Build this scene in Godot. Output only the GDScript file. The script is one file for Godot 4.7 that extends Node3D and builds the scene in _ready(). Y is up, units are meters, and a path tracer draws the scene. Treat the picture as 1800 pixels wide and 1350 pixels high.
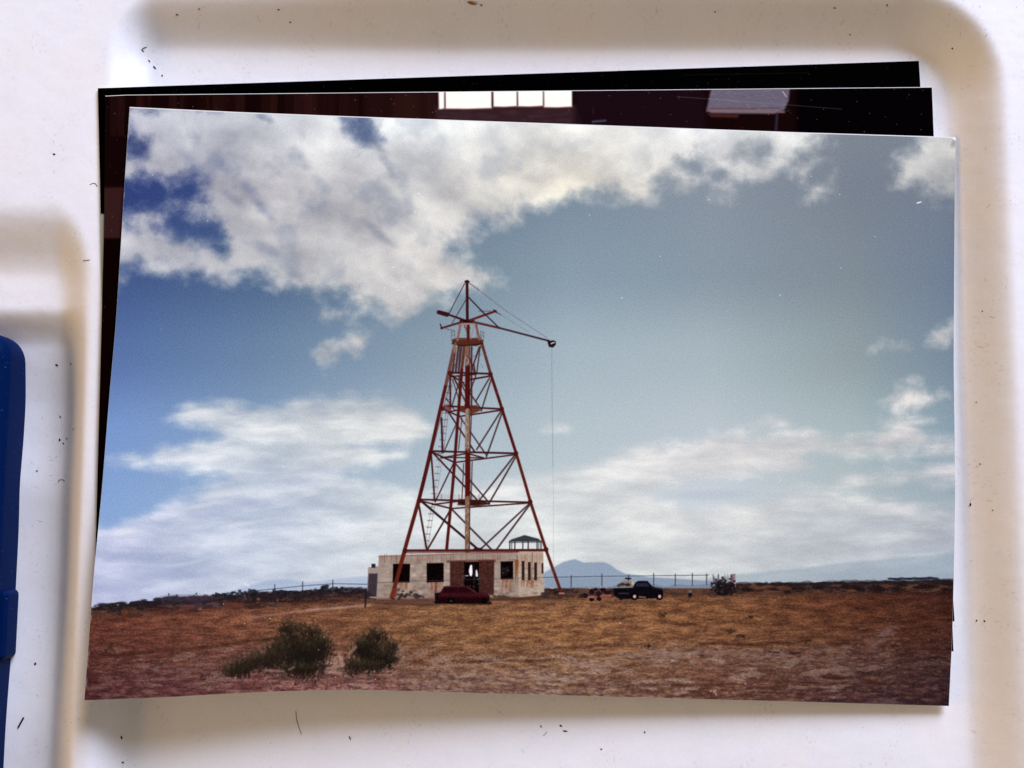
extends Node3D
# A small stack of three snapshot prints lying in a white moulded plastic tray,
# with a dark blue plastic case in the tray's side pocket. Units in the helpers
# below are millimetres; MM turns them into metres.

const MM := 0.001
const FOCAL := 2173.0          # focal length in photograph pixels (1800 x 1350)
const REACH := 186.0           # camera to tray floor along the view axis, mm
const TILT := 5.9              # the camera leans this many degrees off plumb

var cam_right := Vector3.RIGHT
var cam_fwd := Vector3.DOWN
var cam_up := Vector3.FORWARD
var cam_pos := Vector3.ZERO
var rng := RandomNumberGenerator.new()
var taken := {}

# ------------------------------------------------------------------ helpers
func view_setup() -> void:
	var th := deg_to_rad(TILT)
	cam_fwd = Vector3(0, -cos(th), -sin(th))
	cam_right = Vector3.RIGHT
	cam_up = cam_right.cross(cam_fwd)
	cam_pos = -cam_fwd * REACH

# a pixel gives a direction; the height of what it lies on gives the distance
func at(x: float, y: float, h: float) -> Vector3:
	var d := cam_fwd + cam_right * ((x - 900.0) / FOCAL) + cam_up * ((675.0 - y) / FOCAL)
	return cam_pos + d * ((h - cam_pos.y) / d.y)

func numbered(called: String) -> String:
	if not taken.has(called):
		taken[called] = 0
		return called
	taken[called] += 1
	return "%s_%03d" % [called, taken[called]]

func tag(o: Node, label: String, category: String, group := "", kind := "") -> void:
	o.set_meta("label", label)
	o.set_meta("category", category)
	if group != "":
		o.set_meta("group", group)
	if kind != "":
		o.set_meta("kind", kind)

func put(called: String, mesh: Mesh, m: Material, parent: Node = null) -> MeshInstance3D:
	var o := MeshInstance3D.new()
	o.mesh = mesh
	o.material_override = m
	if parent == null:
		o.name = numbered(called)
		add_child(o)
	else:
		o.name = called
		parent.add_child(o, true)
	return o

func sstep(t: float) -> float:
	t = clampf(t, 0.0, 1.0)
	return t * t * (3.0 - 2.0 * t)

func smax(a: float, b: float, k: float) -> float:
	var h := clampf(0.5 + 0.5 * (a - b) / k, 0.0, 1.0)
	return lerpf(b, a, h) + k * h * (1.0 - h)

# ------------------------------------------------------------------ the tray
const RIDGE := 4.3
const RIM := 5.9
const TX0 := -112.0
const TX1 := 104.0
const TZ0 := -84.0
const TZ1 := 96.0
const STEP := 0.6

func well(x: float, z: float) -> float:
	# main recess: 0 on its floor, 1 on the land around it
	var k := lerpf(0.35, 1.0, sstep((x + 50.0) / 80.0))
	var ax := maxf((-55.8 - x) / 5.2, (x - 66.6) / 7.4) + k
	var az := maxf((-51.8 - z) / 7.8, (z - 74.0) / 8.0) + k
	var q := maxf(ax, az)
	if ax > 0.0 and az > 0.0:
		q = sqrt(ax * ax + az * az)
	return sstep(q - k)

func tray_height(x: float, z: float) -> float:
	var w := well(x, z)
	var land := lerpf(RIDGE, RIM, sstep((x + 50.0) / 40.0))
	var h := w * land
	# side pocket on the left, its upper end stepped twice
	if x < -61.0:
		var qa := 1.15 - maxf(0.0, 1.15 - (-62.2 - x) / 6.0)
		var qb := 1.15 - maxf(0.0, 1.15 - (z + 26.8) / 11.0)
		var q := 1.15 - sqrt(pow(1.15 - qa, 2.0) + pow(1.15 - qb, 2.0))
		var low := 1.0
		if z > -11.2:
			low -= 2.4 * sstep(0.1 + (z + 11.2) / 6.0) - 2.4 * sstep(0.1)
		low -= 1.3 * sstep((z + 8.0) / 12.0) * (1.0 - sstep((z - 30.0) / 24.0))
		low = lerpf(low, RIDGE, sstep((z - 76.0) / 9.0))
		var p := lerpf(RIDGE, low, sstep(q))
		# a low swell across the pocket floor
		p += 0.5 * exp(-pow((z - 15.0) / 5.0, 2.0)) * sstep((-64.0 - x) / 5.0)
		h = minf(h, p)
	# outer lip of the moulding
	var e := minf(minf(x - TX0, TX1 - x), minf(z - TZ0, TZ1 - z))
	h -= 6.0 * sstep(1.0 - e / 6.0)
	# moulding warp
	h += 0.10 * sin(x * 0.11 + 0.7) * sin(z * 0.09 + 1.9)
	return h

func on_tray(px: float, py: float) -> Vector3:
	var h := 0.0
	var p := Vector3.ZERO
	for i in 8:
		p = at(px, py, h)
		h = lerpf(h, tray_height(p.x, p.z), 0.8)
	p.y = tray_height(p.x, p.z)
	return p

func build_tray(m: Material) -> void:
	var nx := int((TX1 - TX0) / STEP) + 1
	var nz := int((TZ1 - TZ0) / STEP) + 1
	var hs := PackedFloat32Array()
	hs.resize(nx * nz)
	for j in nz:
		for i in nx:
			hs[j * nx + i] = tray_height(TX0 + i * STEP, TZ0 + j * STEP)
	var v := PackedVector3Array()
	var n := PackedVector3Array()
	var uv := PackedVector2Array()
	var idx := PackedInt32Array()
	v.resize(nx * nz)
	n.resize(nx * nz)
	uv.resize(nx * nz)
	for j in nz:
		for i in nx:
			var k := j * nx + i
			var hl := hs[j * nx + maxi(i - 1, 0)]
			var hr := hs[j * nx + mini(i + 1, nx - 1)]
			var hu := hs[maxi(j - 1, 0) * nx + i]
			var hd := hs[mini(j + 1, nz - 1) * nx + i]
			v[k] = Vector3(TX0 + i * STEP, hs[k], TZ0 + j * STEP) * MM
			n[k] = Vector3(hl - hr, 2.0 * STEP, hu - hd).normalized()
			uv[k] = Vector2(float(i) / (nx - 1), float(j) / (nz - 1))
	for j in nz - 1:
		for i in nx - 1:
			var a := j * nx + i
			idx.append_array(PackedInt32Array([a, a + 1, a + nx, a + 1, a + nx + 1, a + nx]))
	# side skirt and underside, so that the moulding has a thickness
	var loop: Array[int] = []
	for i in nx:
		loop.append(i)
	for j in range(1, nz):
		loop.append(j * nx + nx - 1)
	for i in range(nx - 2, -1, -1):
		loop.append((nz - 1) * nx + i)
	for j in range(nz - 2, 0, -1):
		loop.append(j * nx)
	var base := v.size()
	for k in loop:
		var p := v[k]
		var out := Vector3(signf(p.x) if absf(p.x) > 0.103 else 0.0, 0, signf(p.z) if absf(p.z) > 0.083 else 0.0).normalized()
		v.append(p)
		n.append(out)
		uv.append(uv[k])
		v.append(Vector3(p.x, -0.012, p.z))
		n.append(out)
		uv.append(uv[k])
	for k in loop.size():
		var a := base + 2 * k
		var b := base + 2 * ((k + 1) % loop.size())
		idx.append_array(PackedInt32Array([a, a + 1, b, b, a + 1, b + 1]))
	base = v.size()
	for c in [Vector3(TX0, -12, TZ0), Vector3(TX1, -12, TZ0), Vector3(TX1, -12, TZ1), Vector3(TX0, -12, TZ1)]:
		v.append(c * MM)
		n.append(Vector3.DOWN)
		uv.append(Vector2.ZERO)
	idx.append_array(PackedInt32Array([base, base + 2, base + 1, base, base + 3, base + 2]))
	var arr := []
	arr.resize(Mesh.ARRAY_MAX)
	arr[Mesh.ARRAY_VERTEX] = v
	arr[Mesh.ARRAY_NORMAL] = n
	arr[Mesh.ARRAY_TEX_UV] = uv
	arr[Mesh.ARRAY_INDEX] = idx
	var mesh := ArrayMesh.new()
	mesh.add_surface_from_arrays(Mesh.PRIMITIVE_TRIANGLES, arr)
	var o := put("plastic_tray", mesh, m)
	tag(o, "scuffed white moulded plastic tray with rounded recess under the photo prints", "tray")

func tray_material() -> StandardMaterial3D:
	var w := 1080
	var h := 900
	var img := Image.create_empty(w, h, false, Image.FORMAT_RGB8)
	var n1 := FastNoiseLite.new()
	n1.seed = 11
	n1.frequency = 0.012
	n1.fractal_octaves = 4
	var n2 := FastNoiseLite.new()
	n2.seed = 12
	n2.frequency = 0.32
	n2.fractal_octaves = 2
	var n3 := FastNoiseLite.new()
	n3.seed = 13
	n3.frequency = 0.035
	n3.fractal_octaves = 3
	var bytes := PackedByteArray()
	bytes.resize(w * h * 3)
	for j in h:
		for i in w:
			var a := n1.get_noise_2d(i, j)
			var b := n2.get_noise_2d(i, j)
			var c := n3.get_noise_2d(i, j * 0.6)
			var t := 1.0 + 0.012 * a + 0.016 * b
			# grime that sticks in the grain, in patches
			var d := maxf(0.0, b - 0.26) * maxf(0.0, c + 0.05) * 0.45
			t -= d
			var k := (j * w + i) * 3
			bytes[k] = clampi(int(236.0 * t), 0, 255)
			bytes[k + 1] = clampi(int((234.0 - 3.0 * maxf(a, 0.0)) * t), 0, 255)
			bytes[k + 2] = clampi(int((232.0 - 8.0 * maxf(a, 0.0)) * t), 0, 255)
	img = Image.create_from_data(w, h, false, Image.FORMAT_RGB8, bytes)
	var bump := FastNoiseLite.new()
	bump.seed = 21
	bump.frequency = 0.09
	bump.fractal_octaves = 3
	var bi := bump.get_seamless_image(512, 512)
	bi.convert(Image.FORMAT_RGBA8)
	bi.bump_map_to_normal_map(2.0)
	var m := StandardMaterial3D.new()
	m.albedo_texture = ImageTexture.create_from_image(img)
	m.roughness = 0.5
	m.metallic_specular = 0.4
	m.normal_enabled = true
	m.normal_texture = ImageTexture.create_from_image(bi)
	m.normal_scale = 0.06
	return m

# ------------------------------------------------------------------ flat print
# A canvas on which the snapshots' printed pictures are drawn, in sheet units.
class Canvas:
	var w: int
	var h: int
	var r := PackedFloat32Array()
	var g := PackedFloat32Array()
	var b := PackedFloat32Array()
	var form: Sheet

	func _init(f: Sheet, c: Color) -> void:
		form = f
		w = f.w
		h = f.h
		r.resize(w * h)
		g.resize(w * h)
		b.resize(w * h)
		r.fill(c.r * 255.0)
		g.fill(c.g * 255.0)
		b.fill(c.b * 255.0)

	func to_sheet(x: float, y: float) -> Vector2:
		return form.find(x, y)

	func mix(k: int, c: Color, a: float) -> void:
		r[k] += (c.r * 255.0 - r[k]) * a
		g[k] += (c.g * 255.0 - g[k]) * a
		b[k] += (c.b * 255.0 - b[k]) * a

	func seg(px0: float, py0: float, px1: float, py1: float, wd: float, c: Color, al := 1.0, soft := 0.8) -> void:
		var ea := to_sheet(px0, py0)
		var eb := to_sheet(px1, py1)
		var ax := ea.x
		var ay := ea.y
		var bx := eb.x
		var by := eb.y
		var p := wd * 0.5 + soft + 1.0
		var ia := clampi(int(minf(ax, bx) - p), 0, w - 1)
		var ib := clampi(int(maxf(ax, bx) + p) + 1, 0, w - 1)
		var ja := clampi(int(minf(ay, by) - p), 0, h - 1)
		var jb := clampi(int(maxf(ay, by) + p) + 1, 0, h - 1)
		var dx := bx - ax
		var dy := by - ay
		var l2 := maxf(dx * dx + dy * dy, 0.0001)
		for j in range(ja, jb + 1):
			var py := float(j) - ay
			# only the stretch of this row that lies near the line
			var fa := ia
			var fb := ib
			if absf(dy) > 0.5:
				var xa := ax + dx * clampf((py - p * 1.5) / dy, 0.0, 1.0)
				var xb := ax + dx * clampf((py + p * 1.5) / dy, 0.0, 1.0)
				fa = maxi(ia, int(minf(xa, xb) - p) - 1)
				fb = mini(ib, int(maxf(xa, xb) + p) + 1)
			for i in range(fa, fb + 1):
				var qx := float(i) - ax
				var t := clampf((qx * dx + py * dy) / l2, 0.0, 1.0)
				var ex := qx - dx * t
				var ey := py - dy * t
				var d := sqrt(ex * ex + ey * ey)
				var a := (wd * 0.5 + soft - d) / (2.0 * soft)
				if wd < 2.0 * soft:
					a = minf(a, wd / (2.0 * soft))
				if a > 0.0:
					mix(j * w + i, c, minf(a, 1.0) * al)

	func poly(traced: Array, c: Color, al := 1.0, soft := 0.8) -> void:
		var pts := []
		for q in traced:
			var z := to_sheet(q[0], q[1])
			pts.append([z.x, z.y])
		var xa := 1e9
		var xb := -1e9
		var ya := 1e9
		var yb := -1e9
		for q in pts:
			xa = minf(xa, q[0])
			xb = maxf(xb, q[0])
			ya = minf(ya, q[1])
			yb = maxf(yb, q[1])
		for j in range(clampi(int(ya - soft) - 1, 0, h - 1), clampi(int(yb + soft) + 2, 0, h)):
			for i in range(clampi(int(xa - soft) - 1, 0, w - 1), clampi(int(xb + soft) + 2, 0, w)):
				var d := Canvas.inside(pts, float(i), float(j))
				var a := (d + soft) / (2.0 * soft)
				if a > 0.0:
					mix(j * w + i, c, minf(a, 1.0) * al)

	# signed distance to an outline, positive inside
	static func inside(pts: Array, px: float, py: float) -> float:
		var best := 1e12
		var hit := false
		var n := pts.size()
		var ax: float = pts[n - 1][0]
		var ay: float = pts[n - 1][1]
		for q in pts:
			var bx: float = q[0]
			var by: float = q[1]
			var ex := bx - ax
			var ey := by - ay
			var wx := px - ax
			var wy := py - ay
			var t := clampf((wx * ex + wy * ey) / (ex * ex + ey * ey + 0.000001), 0.0, 1.0)
			var vx := wx - ex * t
			var vy := wy - ey * t
			best = minf(best, vx * vx + vy * vy)
			if (ay > py) != (by > py) and px < ex * (py - ay) / (ey if ey != 0.0 else 0.000001) + ax:
				hit = not hit
			ax = bx
			ay = by
		return sqrt(best) if hit else -sqrt(best)

	func spot(px: float, py: float, rx: float, ry: float, c: Color, al := 1.0, hard := 1.0, turn := 0.0) -> void:
		var z := to_sheet(px, py)
		var cx := z.x
		var cy := z.y
		var rr := maxf(rx, ry) * 1.3 + 1.0
		var cs := cos(turn)
		var sn := sin(turn)
		for j in range(clampi(int(cy - rr), 0, h - 1), clampi(int(cy + rr) + 1, 0, h)):
			for i in range(clampi(int(cx - rr), 0, w - 1), clampi(int(cx + rr) + 1, 0, w)):
				var dx := float(i) - cx
				var dy := float(j) - cy
				var u := (dx * cs + dy * sn) / rx
				var v := (-dx * sn + dy * cs) / ry
				var a := (1.0 - (u * u + v * v)) * hard
				if a > 0.0:
					mix(j * w + i, c, minf(a, 1.0) * al)

	func texture(gain: Vector3) -> ImageTexture:
		var lut := PackedByteArray()
		lut.resize(3072)
		for i in 3072:
			var s := (i % 1024) / 1023.0
			var l := s / 12.92 if s <= 0.04045 else pow((s + 0.055) / 1.055, 2.4)
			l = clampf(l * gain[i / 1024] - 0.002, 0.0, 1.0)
			s = l * 12.92 if l <= 0.0031308 else 1.055 * pow(l, 1.0 / 2.4) - 0.055
			lut[i] = int(round(s * 255.0))
		var out := PackedByteArray()
		out.resize(w * h * 3)
		for k in w * h:
			out[k * 3] = lut[clampi(int(r[k] * 4.0118), 0, 1023)]
			out[k * 3 + 1] = lut[1024 + clampi(int(g[k] * 4.0118), 0, 1023)]
			out[k * 3 + 2] = lut[2048 + clampi(int(b[k] * 4.0118), 0, 1023)]
		return ImageTexture.create_from_image(Image.create_from_data(w, h, false, Image.FORMAT_RGB8, out))

func c8(r: float, g: float, b: float) -> Color:
	return Color(r / 255.0, g / 255.0, b / 255.0)

# piecewise-linear y(x)
func along(pts: Array, x: float) -> float:
	if x <= pts[0][0]:
		return pts[0][1]
	for i in range(1, pts.size()):
		if x <= pts[i][0]:
			return lerpf(pts[i - 1][1], pts[i][1], (x - pts[i - 1][0]) / (pts[i][0] - pts[i - 1][0]))
	return pts[pts.size() - 1][1]

# A sheet of paper: four edge curves in space, filled by a smooth patch. Its own
# coordinates run 0 to 1 along the paper; the pictures are drawn in that layout.
class Sheet:
	const N := 48
	const M := 34
	var w := 1500
	var h := 1030
	var edges: Array = []
	var pts: Array[Vector3] = []
	var tx := PackedFloat32Array()
	var ty := PackedFloat32Array()

	# equal steps along the paper
	static func even(curve: Array, n: int) -> Array:
		var acc := [0.0]
		for i in range(1, curve.size()):
			acc.append(acc[i - 1] + (curve[i] as Vector3).distance_to(curve[i - 1]))
		var out := []
		var k := 0
		for i in n + 1:
			var want: float = acc[acc.size() - 1] * i / n
			while k < curve.size() - 2 and acc[k + 1] < want:
				k += 1
			var t: float = (want - acc[k]) / maxf(acc[k + 1] - acc[k], 0.000001)
			out.append((curve[k] as Vector3).lerp(curve[k + 1], clampf(t, 0.0, 1.0)))
		return out

	func fill(top: Array, bottom: Array, left: Array, right: Array, lift: Callable) -> void:
		var a := Sheet.even(top, N)
		var b := Sheet.even(bottom, N)
		var l := Sheet.even(left, M)
		var r := Sheet.even(right, M)
		for j in M + 1:
			var t := j / float(M)
			for i in N + 1:
				var s := i / float(N)
				var p: Vector3 = a[i] * (1 - t) + b[i] * t + l[j] * (1 - s) + r[j] * s
				p -= a[0] * (1 - s) * (1 - t) + a[N] * s * (1 - t) + b[0] * (1 - s) * t + b[N] * s * t
				p.y = lift.call(s, t)
				pts.append(p)

	func point(s: float, t: float) -> Vector3:
		var u := clampf(s, 0.0, 1.0) * N
		var v := clampf(t, 0.0, 1.0) * M
		var i := mini(int(u), N - 1)
		var j := mini(int(v), M - 1)
		var k := j * (N + 1) + i
		return pts[k].lerp(pts[k + 1], u - i).lerp(pts[k + N + 1].lerp(pts[k + N + 2], u - i), v - j)

	# where a traced spot of the picture lies on the sheet
	func find(x: float, y: float) -> Vector2:
		var u := (x - 140.0) / 1550.0 * N
		var v := (y - 180.0) / 1070.0 * M
		for n in 4:
			var i := clampi(int(u), 0, N - 1)
			var j := clampi(int(v), 0, M - 1)
			var k := j * (N + 1) + i
			var fu := u - i
			var fv := v - j
			var px := lerpf(lerpf(tx[k], tx[k + 1], fu), lerpf(tx[k + N + 1], tx[k + N + 2], fu), fv)
			var py := lerpf(lerpf(ty[k], ty[k + 1], fu), lerpf(ty[k + N + 1], ty[k + N + 2], fu), fv)
			u += (x - px) / 1500.0 * N
			v += (y - py) / 1040.0 * M
		return Vector2(u / N * w - 0.5, v / M * h - 0.5)

	func row_of(jj: int) -> PackedVector2Array:
		var v := (jj + 0.5) / h * M
		var j := mini(int(v), M - 1)
		var out := PackedVector2Array()
		for i in N + 1:
			var k := j * (N + 1) + i
			out.append(Vector2(lerpf(tx[k], tx[k + N + 1], v - j), lerpf(ty[k], ty[k + N + 1], v - j)))
		return out

	func trace_at(row: PackedVector2Array, ii: int) -> Vector2:
		var u := (ii + 0.5) / w * N
		var i := mini(int(u), N - 1)
		return row[i].lerp(row[i + 1], u - i)

	func y_near(row: PackedVector2Array, x: float) -> float:
		for i in N:
			if x <= row[i + 1].x:
				return row[i].y
		return row[N].y

# smooth table of printed inks, one row per height on the sheet
class Inks:
	var xs: Array
	var ys: Array
	var cs: Array
	func _init(a: Array, b: Array, c: Array) -> void:
		xs = a
		ys = b
		cs = c
	func row(y: float) -> Array:
		var j := 0
		while j < ys.size() - 2 and y > ys[j + 1]:
			j += 1
		var t := clampf((y - ys[j]) / (ys[j + 1] - ys[j]), 0.0, 1.0)
		t = t * 0.5 + 0.5 * t * t * (3.0 - 2.0 * t)
		var out := []
		for i in xs.size():
			var a: Array = cs[j][i]
			var b: Array = cs[j + 1][i]
			out.append(Vector3(lerpf(a[0], b[0], t), lerpf(a[1], b[1], t), lerpf(a[2], b[2], t)))
		return out

func field(step: int, adds: Array, cuts: Array) -> Array:
	var nx := 1600 / step + 2
	var ny := 1120 / step + 2
	var f := PackedFloat32Array()
	f.resize(nx * ny)
	for j in ny:
		for i in nx:
			var x := float(120 + i * step)
			var y := float(160 + j * step)
			var d := -200.0
			for p in adds:
				d = maxf(d, Canvas.inside(p, x, y))
			for p in cuts:
				d = minf(d, -Canvas.inside(p, x, y))
			f[j * nx + i] = d
	return [f, nx]

func oval(cx: float, cy: float, rx: float, ry: float, deg := 0.0) -> Array:
	var out := []
	for k in 12:
		var a := TAU * k / 12.0
		var p := Vector2(cos(a) * rx, sin(a) * ry).rotated(deg_to_rad(deg))
		out.append([cx + p.x, cy + p.y])
	return out

func paint_landscape(form: Sheet) -> Canvas:
	var c := Canvas.new(form, Color.BLACK)
	var xs := [150.0, 450.0, 750.0, 1000.0, 1250.0, 1500.0, 1690.0]
	var ys := [190.0, 330.0, 480.0, 620.0, 760.0, 900.0, 1040.0]
	var sky := Inks.new(xs, ys, [
		[[66, 75, 110], [71, 85, 123], [97, 117, 146], [134, 149, 155], [140, 152, 156], [116, 126, 135], [112, 124, 133]],
		[[44, 60, 116], [57, 77, 123], [97, 117, 141], [115, 134, 148], [126, 140, 150], [111, 123, 133], [105, 118, 131]],
		[[59, 83, 134], [76, 102, 134], [108, 132, 147], [127, 150, 162], [128, 145, 155], [118, 133, 140], [102, 119, 138]],
		[[80, 109, 162], [102, 130, 160], [130, 153, 167], [156, 176, 184], [157, 176, 181], [135, 152, 155], [109, 130, 146]],
		[[112, 147, 200], [127, 156, 186], [159, 181, 191], [171, 190, 195], [177, 192, 198], [158, 178, 180], [128, 152, 164]],
		[[126, 160, 205], [143, 173, 200], [178, 196, 203], [189, 204, 207], [193, 206, 212], [169, 186, 188], [148, 167, 175]],
		[[138, 157, 196], [162, 180, 200], [194, 207, 209], [199, 210, 210], [201, 211, 214], [173, 188, 189], [148, 167, 173]]])
	var cloud := Inks.new(xs, ys, [
		[[172, 179, 194], [196, 205, 209], [217, 227, 227], [226, 232, 226], [219, 228, 226], [196, 203, 200], [186, 190, 188]],
		[[158, 165, 177], [172, 176, 181], [188, 193, 192], [207, 208, 194], [198, 200, 196], [192, 196, 192], [181, 186, 181]],
		[[179, 186, 197], [177, 184, 187], [196, 199, 196], [198, 203, 200], [190, 194, 192], [190, 194, 192], [184, 188, 186]],
		[[188, 194, 205], [183, 187, 188], [176, 182, 182], [190, 196, 196], [190, 194, 192], [192, 195, 192], [194, 195, 190]],
		[[200, 214, 222], [206, 217, 219], [206, 213, 211], [205, 212, 212], [206, 209, 207], [206, 208, 204], [210, 210, 208]],
		[[190, 200, 221], [190, 204, 217], [204, 216, 216], [210, 219, 217], [204, 211, 209], [190, 198, 199], [180, 187, 193]],
		[[168, 178, 207], [188, 203, 216], [205, 216, 216], [206, 215, 213], [192, 202, 203], [174, 186, 193], [156, 172, 186]]])

	var upper := [
		[[130, 170], [130, 466], [205, 470], [260, 482], [330, 490], [400, 491], [460, 494], [520, 505], [580, 520], [625, 535], [655, 548], [690, 560], [720, 563], [750, 547], [790, 525], [840, 507], [885, 500], [891, 487], [872, 475], [845, 462], [812, 448], [784, 440], [800, 425], [840, 412], [845, 396], [880, 394], [912, 386], [925, 368], [955, 368], [1000, 352], [1030, 342], [1060, 346], [1100, 350], [1140, 356], [1152, 344], [1140, 332], [1165, 318], [1190, 326], [1213, 330], [1218, 318], [1240, 314], [1250, 338], [1270, 342], [1283, 330], [1287, 312], [1320, 318], [1345, 312], [1370, 300], [1395, 285], [1420, 268], [1445, 252], [1458, 238], [1458, 170]],
		[[1624, 170], [1622, 240], [1600, 258], [1580, 280], [1568, 312], [1600, 328], [1625, 340], [1650, 345], [1700, 360], [1700, 170]],
		oval(1412, 294, 24, 9, -20), oval(1445, 334, 36, 8, -38), oval(1662, 588, 24, 11, -42), oval(1566, 605, 20, 5, -8),
		[[1557, 706], [1570, 694], [1600, 684], [1625, 676], [1640, 690], [1655, 697], [1640, 715], [1610, 724], [1572, 724]],
		oval(594, 555, 30, 10, -3),
		[[558, 620], [575, 605], [600, 596], [625, 581], [652, 581], [650, 600], [630, 614], [605, 622], [590, 636], [564, 634]],
		oval(217, 492, 12, 8)]
	var holes := [
		[[190, 322], [250, 317], [300, 320], [350, 322], [353, 340], [330, 352], [300, 362], [262, 366], [238, 382], [190, 392]],
		[[292, 372], [330, 378], [370, 392], [396, 420], [392, 436], [352, 424], [302, 410], [280, 398]],
		[[205, 232], [232, 240], [252, 262], [244, 272], [205, 268]],
		[[598, 203], [642, 206], [655, 226], [662, 242], [640, 246], [616, 230]],
		[[1208, 285], [1226, 274], [1240, 284], [1232, 308], [1214, 304]],
		[[1246, 304], [1264, 298], [1278, 306], [1262, 314]],
		[[1288, 280], [1316, 268], [1348, 266], [1330, 276], [1296, 284]]]
	var lower := [
		[[300, 735], [320, 720], [350, 712], [400, 708], [440, 714], [470, 718], [520, 708], [560, 702], [600, 698], [640, 703], [690, 700], [720, 715], [750, 745], [756, 760], [720, 772], [680, 776], [620, 780], [660, 794], [706, 798], [690, 806], [650, 818], [610, 834], [650, 852], [700, 862], [760, 868], [930, 838], [970, 828], [1050, 815], [1090, 796], [1130, 788], [1180, 785], [1220, 778], [1250, 769], [1300, 763], [1320, 767], [1360, 764], [1400, 759], [1450, 767], [1520, 764], [1560, 754], [1545, 748], [1640, 738], [1610, 752], [1640, 772], [1700, 785], [1700, 798], [1600, 796], [1500, 800], [1420, 800], [1432, 822], [1400, 830], [1300, 832], [1200, 842], [1140, 866], [1160, 884], [1250, 898], [1290, 890], [1350, 880], [1430, 874], [1520, 870], [1580, 880], [1640, 888], [1700, 884], [1700, 1050], [130, 1080], [130, 926], [200, 924], [235, 914], [262, 905], [280, 895], [300, 880], [340, 865], [370, 850], [392, 838], [360, 828], [300, 820], [240, 818], [192, 812], [215, 800], [260, 792], [290, 782], [340, 778], [385, 768], [365, 755], [320, 748]],
		[[1345, 862], [1450, 850], [1550, 834], [1640, 819], [1700, 811], [1700, 850], [1600, 850], [1500, 853], [1400, 863]],
		oval(975, 753, 18, 2), oval(1350, 746, 26, 4, -6)]
	var st := 8
	var fu := field(st, upper, holes)
	var fl := field(st, lower, [])
	var up: PackedFloat32Array = fu[0]
	var lo: PackedFloat32Array = fl[0]
	var nx: int = fu[1]

	var puff := FastNoiseLite.new()
	puff.seed = 3
	puff.frequency = 0.014
	puff.fractal_octaves = 5
	puff.fractal_gain = 0.55
	var curd := FastNoiseLite.new()
	curd.seed = 8
	curd.frequency = 0.006
	curd.fractal_octaves = 4
	var streak := FastNoiseLite.new()
	streak.seed = 5
	streak.frequency = 0.011
	streak.fractal_octaves = 5
	streak.fractal_gain = 0.56
	var turf := FastNoiseLite.new()
	turf.seed = 31
	turf.frequency = 0.03
	turf.fractal_octaves = 5
	turf.fractal_gain = 0.62
	var tuft := FastNoiseLite.new()
	tuft.seed = 32
	tuft.frequency = 0.22
	tuft.fractal_octaves = 2

	var gys := [1040.0, 1080.0, 1120.0, 1160.0, 1200.0, 1245.0]
	var soil := Inks.new(xs, gys, [
		[[70, 42, 36], [95, 62, 46], [128, 88, 60], [140, 98, 62], [138, 94, 58], [100, 60, 40], [64, 38, 30]],
		[[112, 64, 46], [140, 90, 60], [152, 108, 66], [162, 114, 70], [146, 99, 60], [108, 66, 43], [76, 43, 31]],
		[[106, 60, 45], [134, 86, 60], [150, 106, 66], [158, 110, 66], [144, 99, 62], [106, 67, 45], [72, 42, 33]],
		[[100, 57, 47], [128, 86, 68], [146, 104, 70], [156, 116, 78], [138, 101, 75], [100, 70, 55], [66, 43, 38]],
		[[88, 47, 44], [126, 84, 74], [140, 106, 84], [150, 116, 88], [128, 86, 62], [92, 64, 54], [62, 42, 41]],
		[[78, 36, 41], [108, 56, 57], [136, 102, 92], [116, 80, 68], [104, 70, 60], [68, 44, 49], [48, 31, 38]]])
	var skyline := [[140, 1070], [290, 1054], [440, 1044], [640, 1032], [960, 1034], [1290, 1026], [1692, 1017]]
	var verge := [[140, 1088], [300, 1076], [470, 1068], [640, 1056], [960, 1051], [1290, 1048], [1692, 1044]]

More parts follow.
